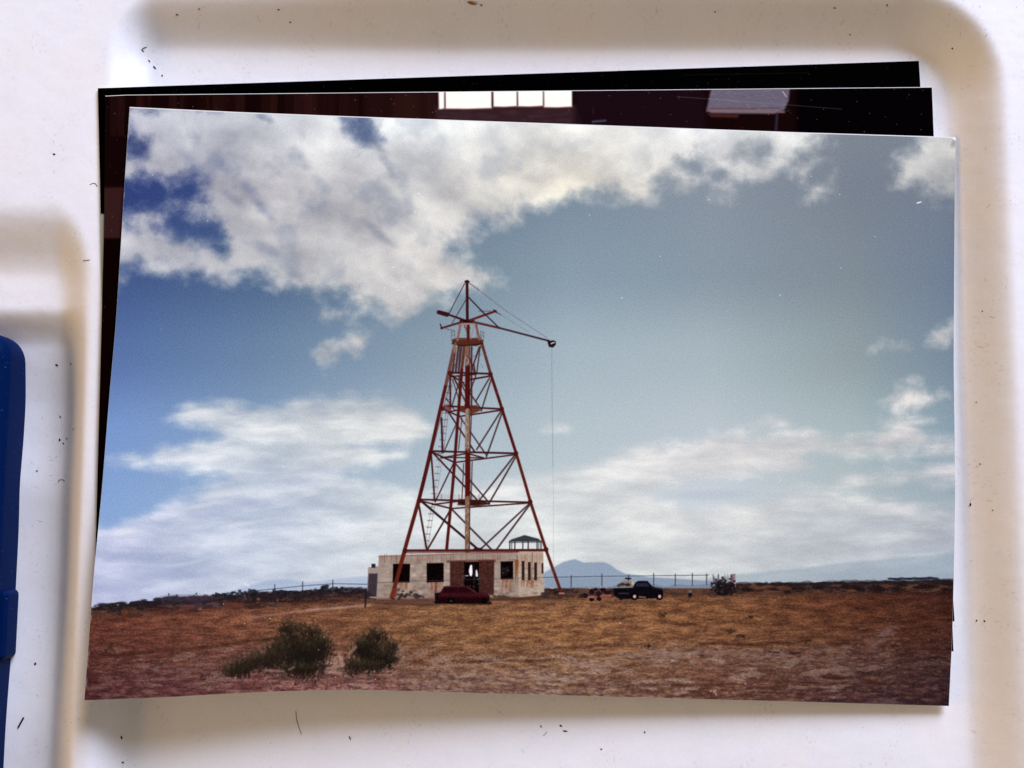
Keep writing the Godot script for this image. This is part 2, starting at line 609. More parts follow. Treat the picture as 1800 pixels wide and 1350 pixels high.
	for j in c.h:
		var ends := form.row_of(j)
		# the rows of ink for this line of the sheet, at its two ends and its middle
		var rs: Array = []
		var rc: Array = []
		var rg: Array = []
		for i in xs.size():
			var yy := form.y_near(ends, xs[i])
			rs.append(sky.row(yy)[i])
			rc.append(cloud.row(yy)[i])
			rg.append(soil.row(yy)[i])
		for i in c.w:
			var pq := form.trace_at(ends, i)
			var x := pq.x
			var y := pq.y
			var q := 0
			while q < 5 and x > xs[q + 1]:
				q += 1
			var t := clampf((x - xs[q]) / (xs[q + 1] - xs[q]), 0.0, 1.0)
			var top := along(skyline, x) if y > 1010.0 else 2000.0
			var s: Vector3
			if y < top + 4.0:
				var gx := (x - 120.0) / st
				var gy := (y - 160.0) / st
				var fi := int(gx)
				var fj := int(gy)
				var tx := gx - fi
				var ty := gy - fj
				var k0 := fj * nx + fi
				var k1 := k0 + nx
				var u := lerpf(lerpf(up[k0], up[k0 + 1], tx), lerpf(up[k1], up[k1 + 1], tx), ty)
				var l := lerpf(lerpf(lo[k0], lo[k0 + 1], tx), lerpf(lo[k1], lo[k1 + 1], tx), ty)
				s = (rs[q] as Vector3).lerp(rs[q + 1], t)
				if u > -45.0 or l > -45.0:
					var pn := puff.get_noise_2d(x, y * 1.15)
					var a := 0.0
					if u > -45.0:
						a = sstep((u + pn * 28.0 + 19.0) / 50.0)
						# thin veils well inside the mass
						a *= 1.0 - 0.22 * sstep((-0.05 - curd.get_noise_2d(x * 1.4 + 300.0, y * 1.4)) / 0.5)
					var b := 0.0
					var sn := streak.get_noise_2d(x * 0.42 + y * 0.12, y * 1.5)
					if l > -45.0:
						b = sstep((l + pn * 12.0 + sn * 13.0 + 17.0) / 36.0) * (0.9 + 0.28 * sn)
					var cl := (rc[q] as Vector3).lerp(rc[q + 1], t)
					var shade := sn * 34.0
					if a > b:
						# ragged grey folds that run down to the right
						shade = curd.get_noise_2d(x * 0.7 + y * 0.5, y * 1.25 - x * 0.5) * 38.0 + pn * 15.0 + 1.0
					cl += Vector3(shade, shade, shade * 0.85)
					s = s.lerp(cl, clampf(maxf(a, b), 0.0, 1.0))
			if y > top - 3.0:
				var g := (rg[q] as Vector3).lerp(rg[q + 1], t)
				var near := clampf((y - 1040.0) / 190.0, 0.0, 1.0)
				var n := turf.get_noise_2d(x * 0.62 + y * 0.1, y * lerpf(1.7, 1.0, near))
				var m := tuft.get_noise_2d(x * 0.7, y * 1.4)
				var e := streak.get_noise_2d(x * 0.8 + 500.0, y * 3.2)
				var w := turf.get_noise_2d(x * 0.16 + 900.0, y * lerpf(2.2, 1.0, near) + x * 0.02)
				# wavy furrows between the clumps
				var furrow := 1.0 - sstep(absf(w) / 0.075)
				var f := (0.95 + n * 0.5 + m * 0.22) * (1.0 - 0.30 * furrow * clampf(0.6 + 2.0 * n, 0.0, 1.0))
				g = Vector3(g.x * f * 0.85, g.y * f * (0.86 + 0.05 * n), g.z * f * 0.97)
				# bare pale earth showing between the dry grass
				var bare := sstep((y - 1118.0) / 50.0) * sstep((e + n * 0.6 - 0.05) / 0.4) * clampf(1.35 - absf(x - 950.0) / 800.0, 0.3, 1.0)
				g = g.lerp(Vector3(158, 138, 126) * (0.93 + m * 0.35) * clampf(1.45 - maxf(0.0, x - 1250.0) / 500.0 - maxf(0.0, 420.0 - x) / 500.0, 0.55, 1.0), bare * 0.6)
				# scrub along the far edge of the field
				var vb := along(verge, x) + n * 14.0
				var scrub := sstep((vb - y) / 5.0)
				var sc := Vector3(48, 36, 35) * (1.0 + 0.9 * n + 0.6 * m)
				sc = sc.lerp(Vector3(104, 70, 48), clampf(e * 1.5 + 0.05, 0.0, 0.55))
				g = g.lerp(sc, scrub * 0.92)
				s = s.lerp(g, clampf((y - top + 1.5 + n * 5.0) / 2.0, 0.0, 1.0))
			var k := j * c.w + i
			c.r[k] = s.x
			c.g[k] = s.y
			c.b[k] = s.z
	paint_cloud_rifts(c)
	paint_distance(c)
	paint_building(c)
	paint_tower(c)
	paint_vehicles(c)
	paint_bushes(c)
	paint_wear(c)
	return c

func paint_cloud_rifts(c: Canvas) -> void:
	# darker rifts in the big cloud, each as a chain of soft dabs
	for r in [[430, 322, 468, 372, 13, 0.5], [452, 355, 478, 384, 8, 0.4], [655, 246, 690, 300, 10, 0.5], [672, 275, 694, 312, 7, 0.4],
			[640, 385, 668, 412, 11, 0.45], [662, 408, 690, 432, 8, 0.45], [452, 430, 482, 446, 12, 0.4], [325, 190, 390, 198, 7, 0.7], [455, 200, 476, 214, 7, 0.7],
			[378, 280, 402, 300, 10, 0.25], [395, 335, 420, 355, 10, 0.25], [270, 395, 300, 420, 10, 0.4], [500, 470, 530, 490, 10, 0.22], [228, 205, 236, 232, 6, 0.5],
			[800, 405, 835, 412, 8, 0.4], [810, 424, 850, 420, 8, 0.5], [915, 372, 932, 360, 8, 0.5], [310, 255, 340, 290, 14, 0.18], [620, 232, 668, 262, 9, 0.35]]:
		var n := 7
		for k in n:
			var t := k / float(n - 1)
			var x := lerpf(r[0], r[2], t) + rng.randf_range(-3, 3)
			var y := lerpf(r[1], r[3], t) + rng.randf_range(-3, 3)
			var tint := c8(92, 104, 128).lerp(c8(62, 80, 140), clampf((520.0 - x) / 250.0, 0.0, 1.0))
			c.spot(x, y, r[4] * rng.randf_range(1.0, 1.9), r[4] * rng.randf_range(0.8, 1.3), tint, r[5] * 0.3, 0.9, rng.randf_range(0, 1))
	# blue-grey undersides in the low cloud
	for r in [[370, 900, 60, 14, 0.4], [440, 885, 70, 12, 0.35], [520, 850, 60, 14, 0.22], [480, 925, 90, 8, 0.2], [240, 980, 60, 10, 0.3], [300, 1010, 90, 14, 0.3], [215, 1030, 60, 18, 0.35],
			[560, 830, 60, 12, 0.22], [1480, 930, 120, 16, 0.2], [1560, 965, 130, 14, 0.2], [1250, 870, 90, 12, 0.25], [1420, 905, 90, 8, 0.2], [1600, 860, 70, 8, 0.25], [420, 780, 50, 6, 0.15]]:
		c.spot(r[0], r[1], r[2], r[3], c8(140, 155, 188) if r[0] < 700 else c8(150, 166, 180), r[4], 1.0, -0.06)
	for r in [[385, 870, 40, 9, 0.5], [350, 890, 26, 6, 0.4], [220, 935, 26, 7, 0.45], [545, 868, 16, 6, 0.4], [440, 918, 60, 4, 0.35], [330, 990, 40, 5, 0.3], [350, 725, 40, 7, 0.4], [700, 740, 40, 8, 0.3]]:
		c.spot(r[0], r[1], r[2], r[3], c8(216, 224, 226), r[4], 1.0, -0.15)

func paint_distance(c: Canvas) -> void:
	c.poly([[380, 1046], [430, 1032], [470, 1021], [505, 1018], [540, 1024], [590, 1018], [650, 1012], [665, 1012], [665, 1040], [380, 1052]], c8(146, 168, 196), 0.55, 2.0)
	c.poly([[1240, 1020], [1300, 1009], [1400, 1000], [1470, 990], [1530, 986], [1590, 978], [1640, 976], [1700, 968], [1700, 1021], [1240, 1026]], c8(136, 157, 170), 0.5, 3.0)
	c.poly([[940, 1020], [958, 1006], [975, 996], [990, 988], [1004, 984], [1012, 983], [1026, 989], [1060, 988], [1072, 992], [1084, 1001], [1098, 1008], [1140, 1014], [1200, 1018], [1260, 1022], [1260, 1034], [940, 1034]], c8(128, 150, 172), 0.85, 1.5)
	# right scrub line and far copse
	for k in 90:
		var x := rng.randf_range(1290, 1692)
		c.spot(x, lerpf(1027, 1020, (x - 1290) / 400.0) + rng.randf_range(0, 3), rng.randf_range(4, 16), rng.randf_range(2, 4), c8(34, 30, 34), rng.randf_range(0.4, 0.85), 2.0)
	for k in 60:
		var x := rng.randf_range(1300, 1690)
		var y := lerpf(1036, 1030, (x - 1300) / 400.0) + rng.randf_range(-5, 7)
		c.spot(x, y, rng.randf_range(5, 18), rng.randf_range(2, 5), c8(30, 22, 24) if x > 1500 or rng.randf() < 0.5 else c8(96, 62, 44), rng.randf_range(0.35, 0.8), 1.6)
	for k in 12:
		c.spot(1566 + k * 7 + rng.randf_range(-2, 2), 1018.0 - 0.15 * k + rng.randf_range(-1, 1), 8, 2.6, c8(36, 40, 52), 0.85, 2.0)
	# left tree line
	for k in 240:
		var x := rng.randf_range(165, 650)
		var y := along([[165, 1068], [290, 1056], [440, 1046], [640, 1036]], x)
		c.spot(x, y + rng.randf_range(-4, 5), rng.randf_range(3, 13), rng.randf_range(1.5, 4.5), c8(33, 28, 34), rng.randf_range(0.4, 0.85), 1.6)
	for q in [[305, 1052, 18, 8], [345, 1052, 22, 9], [385, 1047, 18, 8], [422, 1044, 20, 9], [445, 1042, 14, 9], [500, 1042, 17, 9], [542, 1043, 14, 7], [570, 1033, 7, 5], [594, 1038, 16, 6], [620, 1041, 18, 7], [250, 1060, 16, 6], [200, 1068, 14, 6]]:
		for k in 34:
			c.spot(q[0] + rng.randfn() * 0.45 * q[2], q[1] + rng.randfn() * 0.38 * q[3], rng.randf_range(1.6, 4.0), rng.randf_range(1.4, 3.0), c8(28, 26, 32) if rng.randf() < 0.8 else c8(54, 48, 50), 0.65, 1.6)
	c.poly([[283, 1049], [300, 1046], [345, 1045], [400, 1052], [400, 1070], [284, 1066]], c8(70, 62, 80), 0.45, 2.5)
	for k in 150:
		var x := rng.randf_range(165, 640)
		c.spot(x, along([[165, 1073], [290, 1062], [440, 1053], [640, 1045]], x) + rng.randfn() * 4.0, rng.randf_range(3, 11), rng.randf_range(1.5, 3.5), c8(38, 29, 31), rng.randf_range(0.3, 0.7), 1.4)
	for k in 50:
		var x := rng.randf_range(180, 640)
		var y := along([[165, 1082], [290, 1072], [440, 1062], [640, 1052]], x) + rng.randf_range(-4, 6)
		c.spot(x, y, rng.randf_range(5, 20), rng.randf_range(1.5, 4), c8(96, 56, 42) if rng.randf() < 0.6 else c8(48, 32, 32), rng.randf_range(0.3, 0.7), 1.6)
	for q in [[454, 1053, 3.5, 4], [488, 1055, 2.5, 3], [352, 1070, 4, 4]]:
		c.spot(q[0], q[1], q[2], q[3], c8(170, 112, 74), 0.4, 1.3)
	# pale track, and its lower side
	c.seg(440, 1086, 560, 1071, 3.0, c8(170, 138, 126), 0.55, 2.0)
	c.seg(540, 1073, 650, 1064, 4.0, c8(178, 146, 134), 0.6, 2.0)
	c.seg(640, 1062, 900, 1056, 4.0, c8(150, 108, 88), 0.45, 3.0)
	c.seg(480, 1082, 660, 1072, 2.0, c8(92, 60, 44), 0.5, 2.0)
	# tufts of dry grass, larger towards the lower edge
	for k in 5200:
		var x := rng.randf_range(150, 1690)
		var v := sqrt(rng.randf())
		var y := lerpf(along([[140, 1092], [300, 1080], [640, 1064], [960, 1056], [1290, 1052], [1692, 1046]], x), 1242.0, v)
		var sz := lerpf(1.0, 3.0, v) * rng.randf_range(0.6, 1.4)
		var tone := c8(64, 40, 30) if rng.randf() < 0.55 else c8(176, 132, 88).lerp(c8(120, 88, 76), clampf(absf(x - 950.0) / 700.0, 0.0, 1.0))
		c.spot(x, y, sz * rng.randf_range(1.2, 3.0), sz, tone, rng.randf_range(0.08, 0.34), 1.2, rng.randf_range(-0.25, 0.15))
	# ruts and dark tufts in the field
	for q in [[160, 1156, 330, 1140, 5, 0.45], [320, 1142, 500, 1120, 6, 0.45], [1030, 1091, 1110, 1086, 3, 0.4], [1180, 1098, 1230, 1096, 3, 0.4], [1230, 1131, 1340, 1133, 4, 0.45], [1000, 1203, 1260, 1204, 4, 0.4], [1330, 1131, 1420, 1127, 3, 0.4], [1270, 1214, 1380, 1208, 4, 0.35], [950, 1142, 1090, 1132, 4, 0.3], [790, 1165, 960, 1160, 4, 0.3], [1390, 1148, 1410, 1150, 7, 0.5], [1345, 1147, 1366, 1149, 7, 0.45], [1440, 1190, 1480, 1192, 6, 0.5], [1520, 1199, 1550, 1201, 6, 0.5], [1560, 1222, 1690, 1226, 5, 0.4], [1460, 1131, 1676, 1146, 4, 0.35]]:
		for k in 5:
			var t := k / 5.0
			var jy := rng.randf_range(-2, 2)
			c.seg(lerpf(q[0], q[2], t), lerpf(q[1], q[3], t) + jy, lerpf(q[0], q[2], t + 0.24), lerpf(q[1], q[3], t + 0.2) + rng.randf_range(-2, 2), q[4], c8(56, 31, 25), q[5] * rng.randf_range(0.8, 1.7), 2.0)
	for q in [[1165, 1082, 6, 6], [1285, 1110, 7, 6], [1300, 1118, 10, 4], [1420, 1127, 14, 8], [1140, 1135, 6, 4], [1320, 1085, 5, 3], [195, 1142, 9, 9], [355, 1190, 7, 6], [1230, 1150, 8, 5]]:
		for k in 10:
			c.spot(q[0] + rng.randfn() * q[2] * 0.5, q[1] + rng.randfn() * q[3] * 0.4, 3, 2.4, c8(46, 34, 26), 0.5, 1.5)
	for q in [[1058, 1166, 38, 9], [1020, 1168, 30, 8], [1190, 1143, 80, 12], [1150, 1152, 70, 9], [1260, 1148, 60, 8], [790, 1182, 70, 18], [870, 1190, 90, 14], [960, 1192, 60, 9], [760, 1205, 60, 8], [1465, 1148, 50, 16], [1360, 1152, 60, 9], [1480, 1170, 90, 10], [1540, 1132, 40, 20], [1400, 1160, 60, 12], [1560, 1112, 18, 12], [700, 1150, 22, 20], [945, 1225, 160, 8], [300, 1180, 70, 14]]:
		for k in 70:
			c.spot(q[0] + rng.randfn() * q[2] * 0.55, q[1] + rng.randfn() * q[3] * 0.5, rng.randf_range(3, 9), rng.randf_range(1.2, 3.2), c8(158, 138, 124).lerp(c8(104, 84, 82), clampf(absf(q[0] - 950.0) / 600.0, 0.0, 1.0)) if rng.randf() < 0.82 else c8(104, 66, 46), rng.randf_range(0.2, 0.6), 1.2)
	# fence wire and posts
	var wire := c8(52, 56, 72)
	for q in [[380, 1046, 483, 1035], [483, 1035, 532, 1030], [532, 1030, 585, 1026], [585, 1026, 646, 1027], [957, 1015, 1058, 1013], [1058, 1013, 1149, 1012], [1149, 1012, 1245, 1011]]:
		c.seg(q[0], q[1], q[2], q[3], 1.3, wire, 0.75)
	for q in [[483, 1028, 1047], [532, 1023, 1042], [585, 1020, 1036], [1004, 1012, 1032], [1058, 1009, 1030], [1105, 1011, 1030], [1149, 1008, 1030], [1187, 1009, 1030], [1217, 1008, 1029], [1242, 1009, 1028], [1263, 1010, 1026]]:
		c.seg(q[0], q[1], q[0], q[2], 1.6, c8(44, 44, 56), 0.85)
	for k in 10:
		c.seg(960, 1018 + k * 1.6, 1260, 1015 + k * 1.5, 1.0, c8(80, 86, 98), 0.16)
	c.seg(430, 1026, 437, 1030, 3, c8(225, 240, 250), 0.5, 1.5)

func paint_building(c: Canvas) -> void:
	var wall := c8(150, 137, 126)
	c.poly([[647, 997], [667, 995], [664, 1052], [645, 1050]], c8(150, 138, 130), 1.0)
	c.poly([[648, 1008], [664, 1008], [662, 1049], [646, 1048]], c8(48, 42, 50), 0.92, 1.2)
	c.poly([[653, 991], [660, 991], [660, 998], [653, 998]], c8(42, 38, 40))
	c.poly([[666, 977], [911, 970], [913, 1050], [662, 1054]], wall, 1.0)
	c.poly([[911, 970], [955, 969], [957, 1046], [912, 1050]], c8(172, 158, 142), 1.0)
	# patchy plaster
	for k in 420:
		var x := rng.randf_range(668, 954)
		var y := rng.randf_range(979, 1047)
		c.spot(x, y, rng.randf_range(2, 10), rng.randf_range(1.5, 5), c8(198, 184, 168) if rng.randf() < 0.45 else c8(112, 92, 80), rng.randf_range(0.08, 0.36), 1.0)
	for k in 90:
		c.spot(rng.randf_range(668, 950), rng.randf_range(1030, 1052), rng.randf_range(3, 12), rng.randf_range(2, 5), c8(96, 74, 62), rng.randf_range(0.1, 0.35), 1.0)
	for k in 110:
		var x := rng.randf_range(668, 955)
		c.seg(x, 974 + rng.randf_range(0, 3), x, 980 + rng.randf_range(0, 14), 1.4, c8(120, 70, 54), rng.randf_range(0.1, 0.4))
	c.seg(666, 978, 911, 970.5, 2.2, c8(122, 84, 72), 0.6)
	c.seg(664, 1053, 912, 1050, 4, c8(96, 66, 52), 0.55, 2.0)
	var dark := c8(14, 9, 10)
	c.poly([[691, 991], [721, 991], [720, 1024], [690, 1024]], dark, 1.0)
	c.poly([[750, 990], [780, 989.5], [780, 1023], [750, 1024]], dark, 1.0)
	# porch: brick piers on both sides of the dark doorway
	c.poly([[786, 985], [871, 983], [872, 988], [784, 989]], c8(100, 66, 56), 0.85)
	c.poly([[791, 987], [818, 986], [818, 1046], [791, 1046]], c8(64, 37, 33), 1.0, 1.2)
	c.poly([[841, 985], [869, 985], [868, 1046], [841, 1046]], c8(64, 37, 33), 1.0, 1.2)
	for k in 180:
		var px := rng.randf_range(792, 817) if rng.randf() < 0.5 else rng.randf_range(842, 867)
		c.spot(px, rng.randf_range(988, 1044), 2.2, 1.4, c8(96, 56, 46) if rng.randf() < 0.5 else c8(42, 24, 24), 0.5, 1.2)
	c.poly([[816, 988], [842, 987.5], [842, 1046], [816, 1046]], dark, 1.0)
	c.poly([[826, 995], [828, 992.5], [830, 994], [830.5, 1008], [829, 1013], [826, 1012], [824, 1004]], c8(236, 240, 244), 1.0, 0.7)
	c.poly([[836, 1003], [838, 1001], [840, 1008], [840, 1014], [836, 1013]], c8(226, 232, 236), 0.95, 0.7)
	c.seg(818, 1012, 823, 1012, 1.6, c8(190, 196, 204), 0.8)
	for k in 14:
		c.spot(rng.randf_range(812, 842), rng.randf_range(1010, 1032), 1.3, 1.3, c8(120, 124, 136), 0.6)
	c.seg(833, 992, 834, 1040, 2.0, c8(36, 26, 28), 0.9)
	c.poly([[880, 987], [902, 986.5], [902, 1018], [880, 1018.5]], dark, 1.0)
	for k in 20:
		c.spot(rng.randf_range(882, 894), rng.randf_range(993, 1012), 3, 2, c8(64, 56, 66), 0.35)
	for q in [[917, 986, 922, 1020], [928, 988, 933, 1020], [939, 989, 944, 1020], [952, 990, 955, 1008]]:
		c.poly([[q[0], q[1]], [q[2], q[1]], [q[2], q[3]], [q[0], q[3]]], c8(40, 24, 22), 0.96)
	# rust runs under the openings
	for q in [[752, 779, 1024, 1046], [882, 902, 1019, 1040], [692, 718, 1025, 1038], [917, 944, 1021, 1032], [905, 912, 985, 1030]]:
		for k in 26:
			var x := rng.randf_range(q[0], q[1])
			c.seg(x, q[2], x + rng.randf_range(-1, 1), lerpf(q[2], q[3], rng.randf()), 1.6, c8(128, 70, 40), rng.randf_range(0.15, 0.5))
	c.seg(766, 1024, 765, 1046, 3.0, c8(96, 52, 44), 0.8)
	c.seg(936, 972, 934, 1032, 2.0, c8(120, 76, 62), 0.6)
	c.seg(646, 1025, 760, 1020.5, 1.2, c8(70, 64, 76), 0.6)
	c.seg(760, 1020.5, 957, 1015, 1.2, c8(70, 64, 76), 0.55)
	c.seg(640, 1057, 772, 1058, 6.0, c8(84, 58, 49), 0.75, 2.2)
	c.seg(660, 1061, 760, 1063, 3.0, c8(58, 36, 31), 0.6, 1.6)
	c.seg(860, 1054, 985, 1051, 5.0, c8(62, 44, 36), 0.75, 2.0)
	# scrub at the foot
	for q in [[712, 1045, 20, 9, 34, 30, 31], [734, 1048, 12, 5, 52, 46, 47], [880, 1049, 18, 3, 74, 56, 46], [958, 1046, 9, 6, 54, 44, 42], [645, 1045, 6, 10, 40, 34, 38], [990, 1048, 26, 4, 58, 42, 38], [1010, 1044, 30, 4, 80, 60, 50]]:
		for k in 26:
			c.spot(q[0] + rng.randfn() * q[2] * 0.45, q[1] + rng.randfn() * q[3] * 0.4, 3.4, 2.2, c8(q[4], q[5], q[6]), 0.6, 1.4)
	c.seg(643, 1044, 642, 1066, 3.0, c8(30, 24, 28), 0.9)
	# roof pavilion
	c.poly([[895, 952], [898, 948.5], [922, 940.5], [947, 947], [951, 952]], c8(52, 58, 62), 1.0)
	for q in [[896, 2], [899.5, 1.2], [905, 2.2], [919, 2], [928.5, 2.2], [944, 2], [947, 1.2], [951, 2]]:
		c.seg(q[0], 951, q[0], 967, q[1], c8(44, 44, 48), 0.95)
	c.seg(895, 953.5, 951, 953, 1.6, c8(60, 62, 66), 0.9)

func paint_tower(c: Canvas) -> void:
	var red := c8(74, 24, 22)
	var deep := c8(54, 20, 22)
	var grey := c8(62, 44, 46)
	var tan := c8(158, 138, 124)
	# ladder, standing behind the left face
	for o in [-2.2, 2.2]:
		c.seg(797 + o, 640, 778 + o, 790, 1.1, c8(110, 96, 104), 0.8)
		c.seg(778 + o, 790, 748 + o * 1.3, 966, 1.1, c8(150, 142, 148), 0.85)
	for k in 26:
		var t := k / 26.0
		var x := lerpf(795, 749, t)
		var y := lerpf(655, 962, t)
		c.seg(x - 4.5, y, x + 3.5, y + 0.5, 1.2, c8(58, 44, 50), 0.7)
	# far diagonals first, then the near ones
	for q in [[736, 886, 750, 965, 3.0], [793, 894, 752, 965, 2.6], [795, 896, 865, 967, 2.8], [932, 886, 872, 967, 2.8], [932, 884, 843, 967, 2.6],
			[758, 800, 764, 880, 2.6], [797, 815, 765, 882, 2.0], [762, 797, 838, 878, 2.6], [799, 813, 860, 884, 2.4], [905, 800, 842, 880, 2.6], [907, 802, 860, 884, 2.6],
			[776, 735, 778, 795, 3.0], [803, 743, 780, 795, 1.8], [788, 724, 835, 795, 2.4], [810, 735, 855, 800, 2.2], [881, 722, 838, 790, 2.4], [883, 724, 855, 803, 2.4],
			[797, 662, 822, 714, 2.4], [815, 675, 846, 720, 2.4], [860, 665, 836, 706, 2.2], [863, 668, 846, 722, 2.2], [791, 660, 792, 718, 2.6], [808, 668, 795, 712, 2.0],
			[842, 610, 832, 642, 2.0], [844, 610, 838, 656, 2.0], [824, 625, 834, 656, 2.4], [806, 608, 801, 655, 3.4], [812, 608, 806, 656, 2.0]]:
		c.seg(q[0], q[1], q[2], q[3], q[4] * 1.15, grey if q[0] > 800 or q[2] > 850 else deep, 0.95)
	c.seg(742, 882, 842, 967, 4.0, c8(40, 26, 28), 1.0)
	for q in [[801, 612, 795, 655, 3.0], [809, 610, 806, 656, 2.6], [817, 612, 812, 656, 2.6], [829, 610, 829, 722, 3.0], [833, 640, 836, 660, 2.4], [806, 662, 822, 700, 2.2], [836, 662, 816, 716, 2.2], [812, 656, 806, 720, 2.4],
			[796, 668, 806, 700, 1.6], [784, 700, 800, 722, 1.8], [829, 722, 826, 792, 1.8], [812, 735, 806, 790, 1.6], [815, 815, 812, 878, 1.6], [830, 812, 828, 878, 1.8], [845, 608, 829, 648, 1.8]]:
		c.seg(q[0], q[1], q[2], q[3], q[4], c8(64, 24, 24), 0.9)
	# horizontals and platforms
	for q in [[738, 878, 932, 883, 2.8], [738, 880, 793, 894, 2.4], [793, 894, 932, 884, 2.2], [760, 887, 822, 879, 2.2], [822, 880, 860, 886, 2.2],
			[758, 793, 907, 797, 3.0], [758, 794, 799, 813, 2.6], [799, 813, 907, 799, 2.2], [775, 805, 822, 797, 2.2], [822, 797, 850, 805, 2.2], [776, 804, 850, 805, 1.8],
			[788, 714, 881, 719, 2.8], [780, 720, 808, 732, 2.4], [808, 732, 881, 721, 2.4], [790, 724, 822, 717, 2.2],
			[791, 655, 862, 657, 3.0], [793, 660, 815, 673, 2.4], [862, 661, 822, 668, 2.6], [793, 662, 836, 658, 2.2]]:
		c.seg(q[0], q[1], q[2], q[3], q[4] * 1.15, deep, 0.97)
	c.spot(826, 884, 22, 5, c8(46, 22, 22), 1.0, 3.0)
	c.poly([[806, 877], [848, 879], [862, 886], [840, 890], [804, 888]], c8(52, 24, 22), 0.9)
	c.poly([[806, 714], [838, 712], [845, 722], [826, 729], [804, 722]], c8(84, 40, 30), 0.9)
	c.poly([[780, 712], [790, 710], [794, 722], [784, 726]], c8(90, 40, 38), 0.7)
	for k in 4:
		c.seg(770, 870 + k * 2.4, 848, 871 + k * 2.2, 0.8, c8(120, 118, 122), 0.35)
	for x in [776, 807, 830, 842]:
		c.seg(x, 869, x, 880, 1.0, c8(70, 60, 62), 0.7)
	for k in 5:
		c.seg(810, 688 + k * 5, 816, 688 + k * 5, 1.2, c8(190, 190, 190), 0.5)
	# near-left leg and the central column with its alternating paint
	c.seg(816, 610, 808, 680, 5.0, c8(88, 52, 46))
	c.seg(812, 650, 785, 967, 5.2, red)
	for q in [[608, 646, 118, 88, 74], [646, 722, 70, 20, 19], [722, 792, 138, 120, 106], [792, 876, 78, 22, 19], [876, 968, 118, 90, 72]]:
		c.seg(822, q[0], 821.5, q[1], 8.6, c8(q[2], q[3], q[4]), 1.0)
	for q in [[622, 640], [724, 790], [878, 966]]:
		for k in 30:
			var y := rng.randf_range(q[0], q[1])
			c.seg(rng.randf_range(818, 826), y, rng.randf_range(818, 826), y + rng.randf_range(2, 9), 1.6, c8(92, 52, 38) if rng.randf() < 0.55 else c8(196, 180, 164), 0.4)
	c.seg(825.5, 610, 825, 966, 2.0, c8(40, 18, 20), 0.55)
	# outer legs
	var legs := [[[800, 604], [783, 680], [757, 794], [736, 880], [711, 968], [689, 1050]], [[846, 600], [862, 656], [878, 705], [907, 796], [932, 881], [960, 967], [987, 1043]]]
	for l in legs.size():
		var lg: Array = legs[l]
		for i in lg.size() - 1:
			var col := c8(98, 66, 56) if i == 0 and l == 0 else (c8(84, 52, 48) if i == 0 else (c8(82, 32, 25) if i >= 3 else red))
			c.seg(lg[i][0], lg[i][1], lg[i + 1][0], lg[i + 1][1], (6.6 if i >= 2 else 6.0) if l == 0 else 5.2, col, 1.0)
	c.seg(800, 640, 720, 940, 1.2, c8(52, 20, 22), 0.6)
	c.seg(712, 972, 690, 1048, 4.0, c8(92, 37, 28), 0.9)
	c.poly([[690, 1034], [698, 1034], [697, 1050], [684, 1050]], c8(104, 46, 34), 0.8, 1.4)
	c.seg(984, 1043, 991, 1043, 3, c8(170, 130, 116), 0.8)
	# base beam and gussets
	c.seg(713, 968, 961, 967, 4.6, c8(74, 28, 25))
	c.poly([[834, 963], [846, 963], [851, 968], [829, 968]], deep)
	c.seg(713, 972, 911, 970, 1.6, c8(70, 30, 28), 0.8)
	for q in [[738, 880], [757, 795], [907, 797], [932, 882], [882, 719], [862, 658], [778, 718], [791, 656], [960, 966], [712, 968]]:
		c.spot(q[0], q[1], 4.6, 5, c8(70, 22, 22), 0.9, 2.5)
	# crow's-nest: ring platform, thin rails, splayed posts
	c.poly([[794, 597], [803, 594], [840, 594], [850, 598], [849, 604], [838, 608.5], [808, 608], [795, 604]], c8(78, 42, 32), 1.0)
	c.seg(795, 604, 812, 608, 2.4, c8(38, 22, 20), 0.9)
	c.seg(812, 608, 848, 604, 2.4, c8(44, 24, 22), 0.9)
	c.seg(797, 597, 846, 595, 2.0, c8(112, 66, 52), 0.6)
	for x in [793.5, 799, 806, 838, 845, 850]:
		c.seg(x, 581 + absf(x - 822) * 0.06, x, 598, 1.0, c8(86, 70, 70), 0.75)
	for y in [583, 589]:
		c.seg(793, y + 2, 800, y - 1, 1.0, c8(86, 70, 70), 0.75)
		c.seg(845, y - 1, 851, y + 3, 1.0, c8(86, 70, 70), 0.75)
	c.seg(810, 568, 804, 598, 4.2, c8(126, 92, 82))
	c.seg(836, 568, 843, 597, 3.8, c8(118, 82, 72))
	c.seg(815, 568, 826, 596, 3.0, c8(120, 80, 68), 0.9)
	c.seg(834, 572, 828, 594, 2.6, c8(150, 128, 120), 0.8)
	c.seg(823, 568, 823, 598, 5.4, c8(72, 30, 28))
	c.seg(810, 569, 836, 569, 4.0, c8(150, 122, 112))
	c.spot(800, 612, 5, 12, tan, 0.5, 1.5)
	for k in 60:
		c.spot(rng.randf_range(797, 848), rng.randf_range(570, 650), rng.randf_range(1, 2.4), rng.randf_range(1, 3), c8(60, 30, 26), 0.0 if rng.randf() < 0.6 else 0.35, 1.2)
	# slewing head, mast, arms and stays
	c.seg(811, 564.5, 831, 564.5, 6.5, c8(30, 14, 16))
	c.seg(821, 494.5, 821.5, 562, 5.0, deep)
	c.seg(818.5, 495, 823.5, 495, 4.0, c8(40, 22, 22))
	c.poly([[767, 548], [771, 545], [790, 550], [791, 554], [786, 557], [769, 552]], c8(52, 22, 22), 1.0)
	c.seg(788, 553, 814, 562, 3.6, deep)
	c.seg(871, 547, 826, 563, 4.2, c8(84, 32, 36))
	c.seg(868, 545, 873, 549, 2.4, c8(46, 24, 30))
	c.seg(776, 577, 812, 566, 3.8, c8(80, 34, 36))
	c.seg(774, 570, 777, 578, 2.0, c8(36, 24, 30))
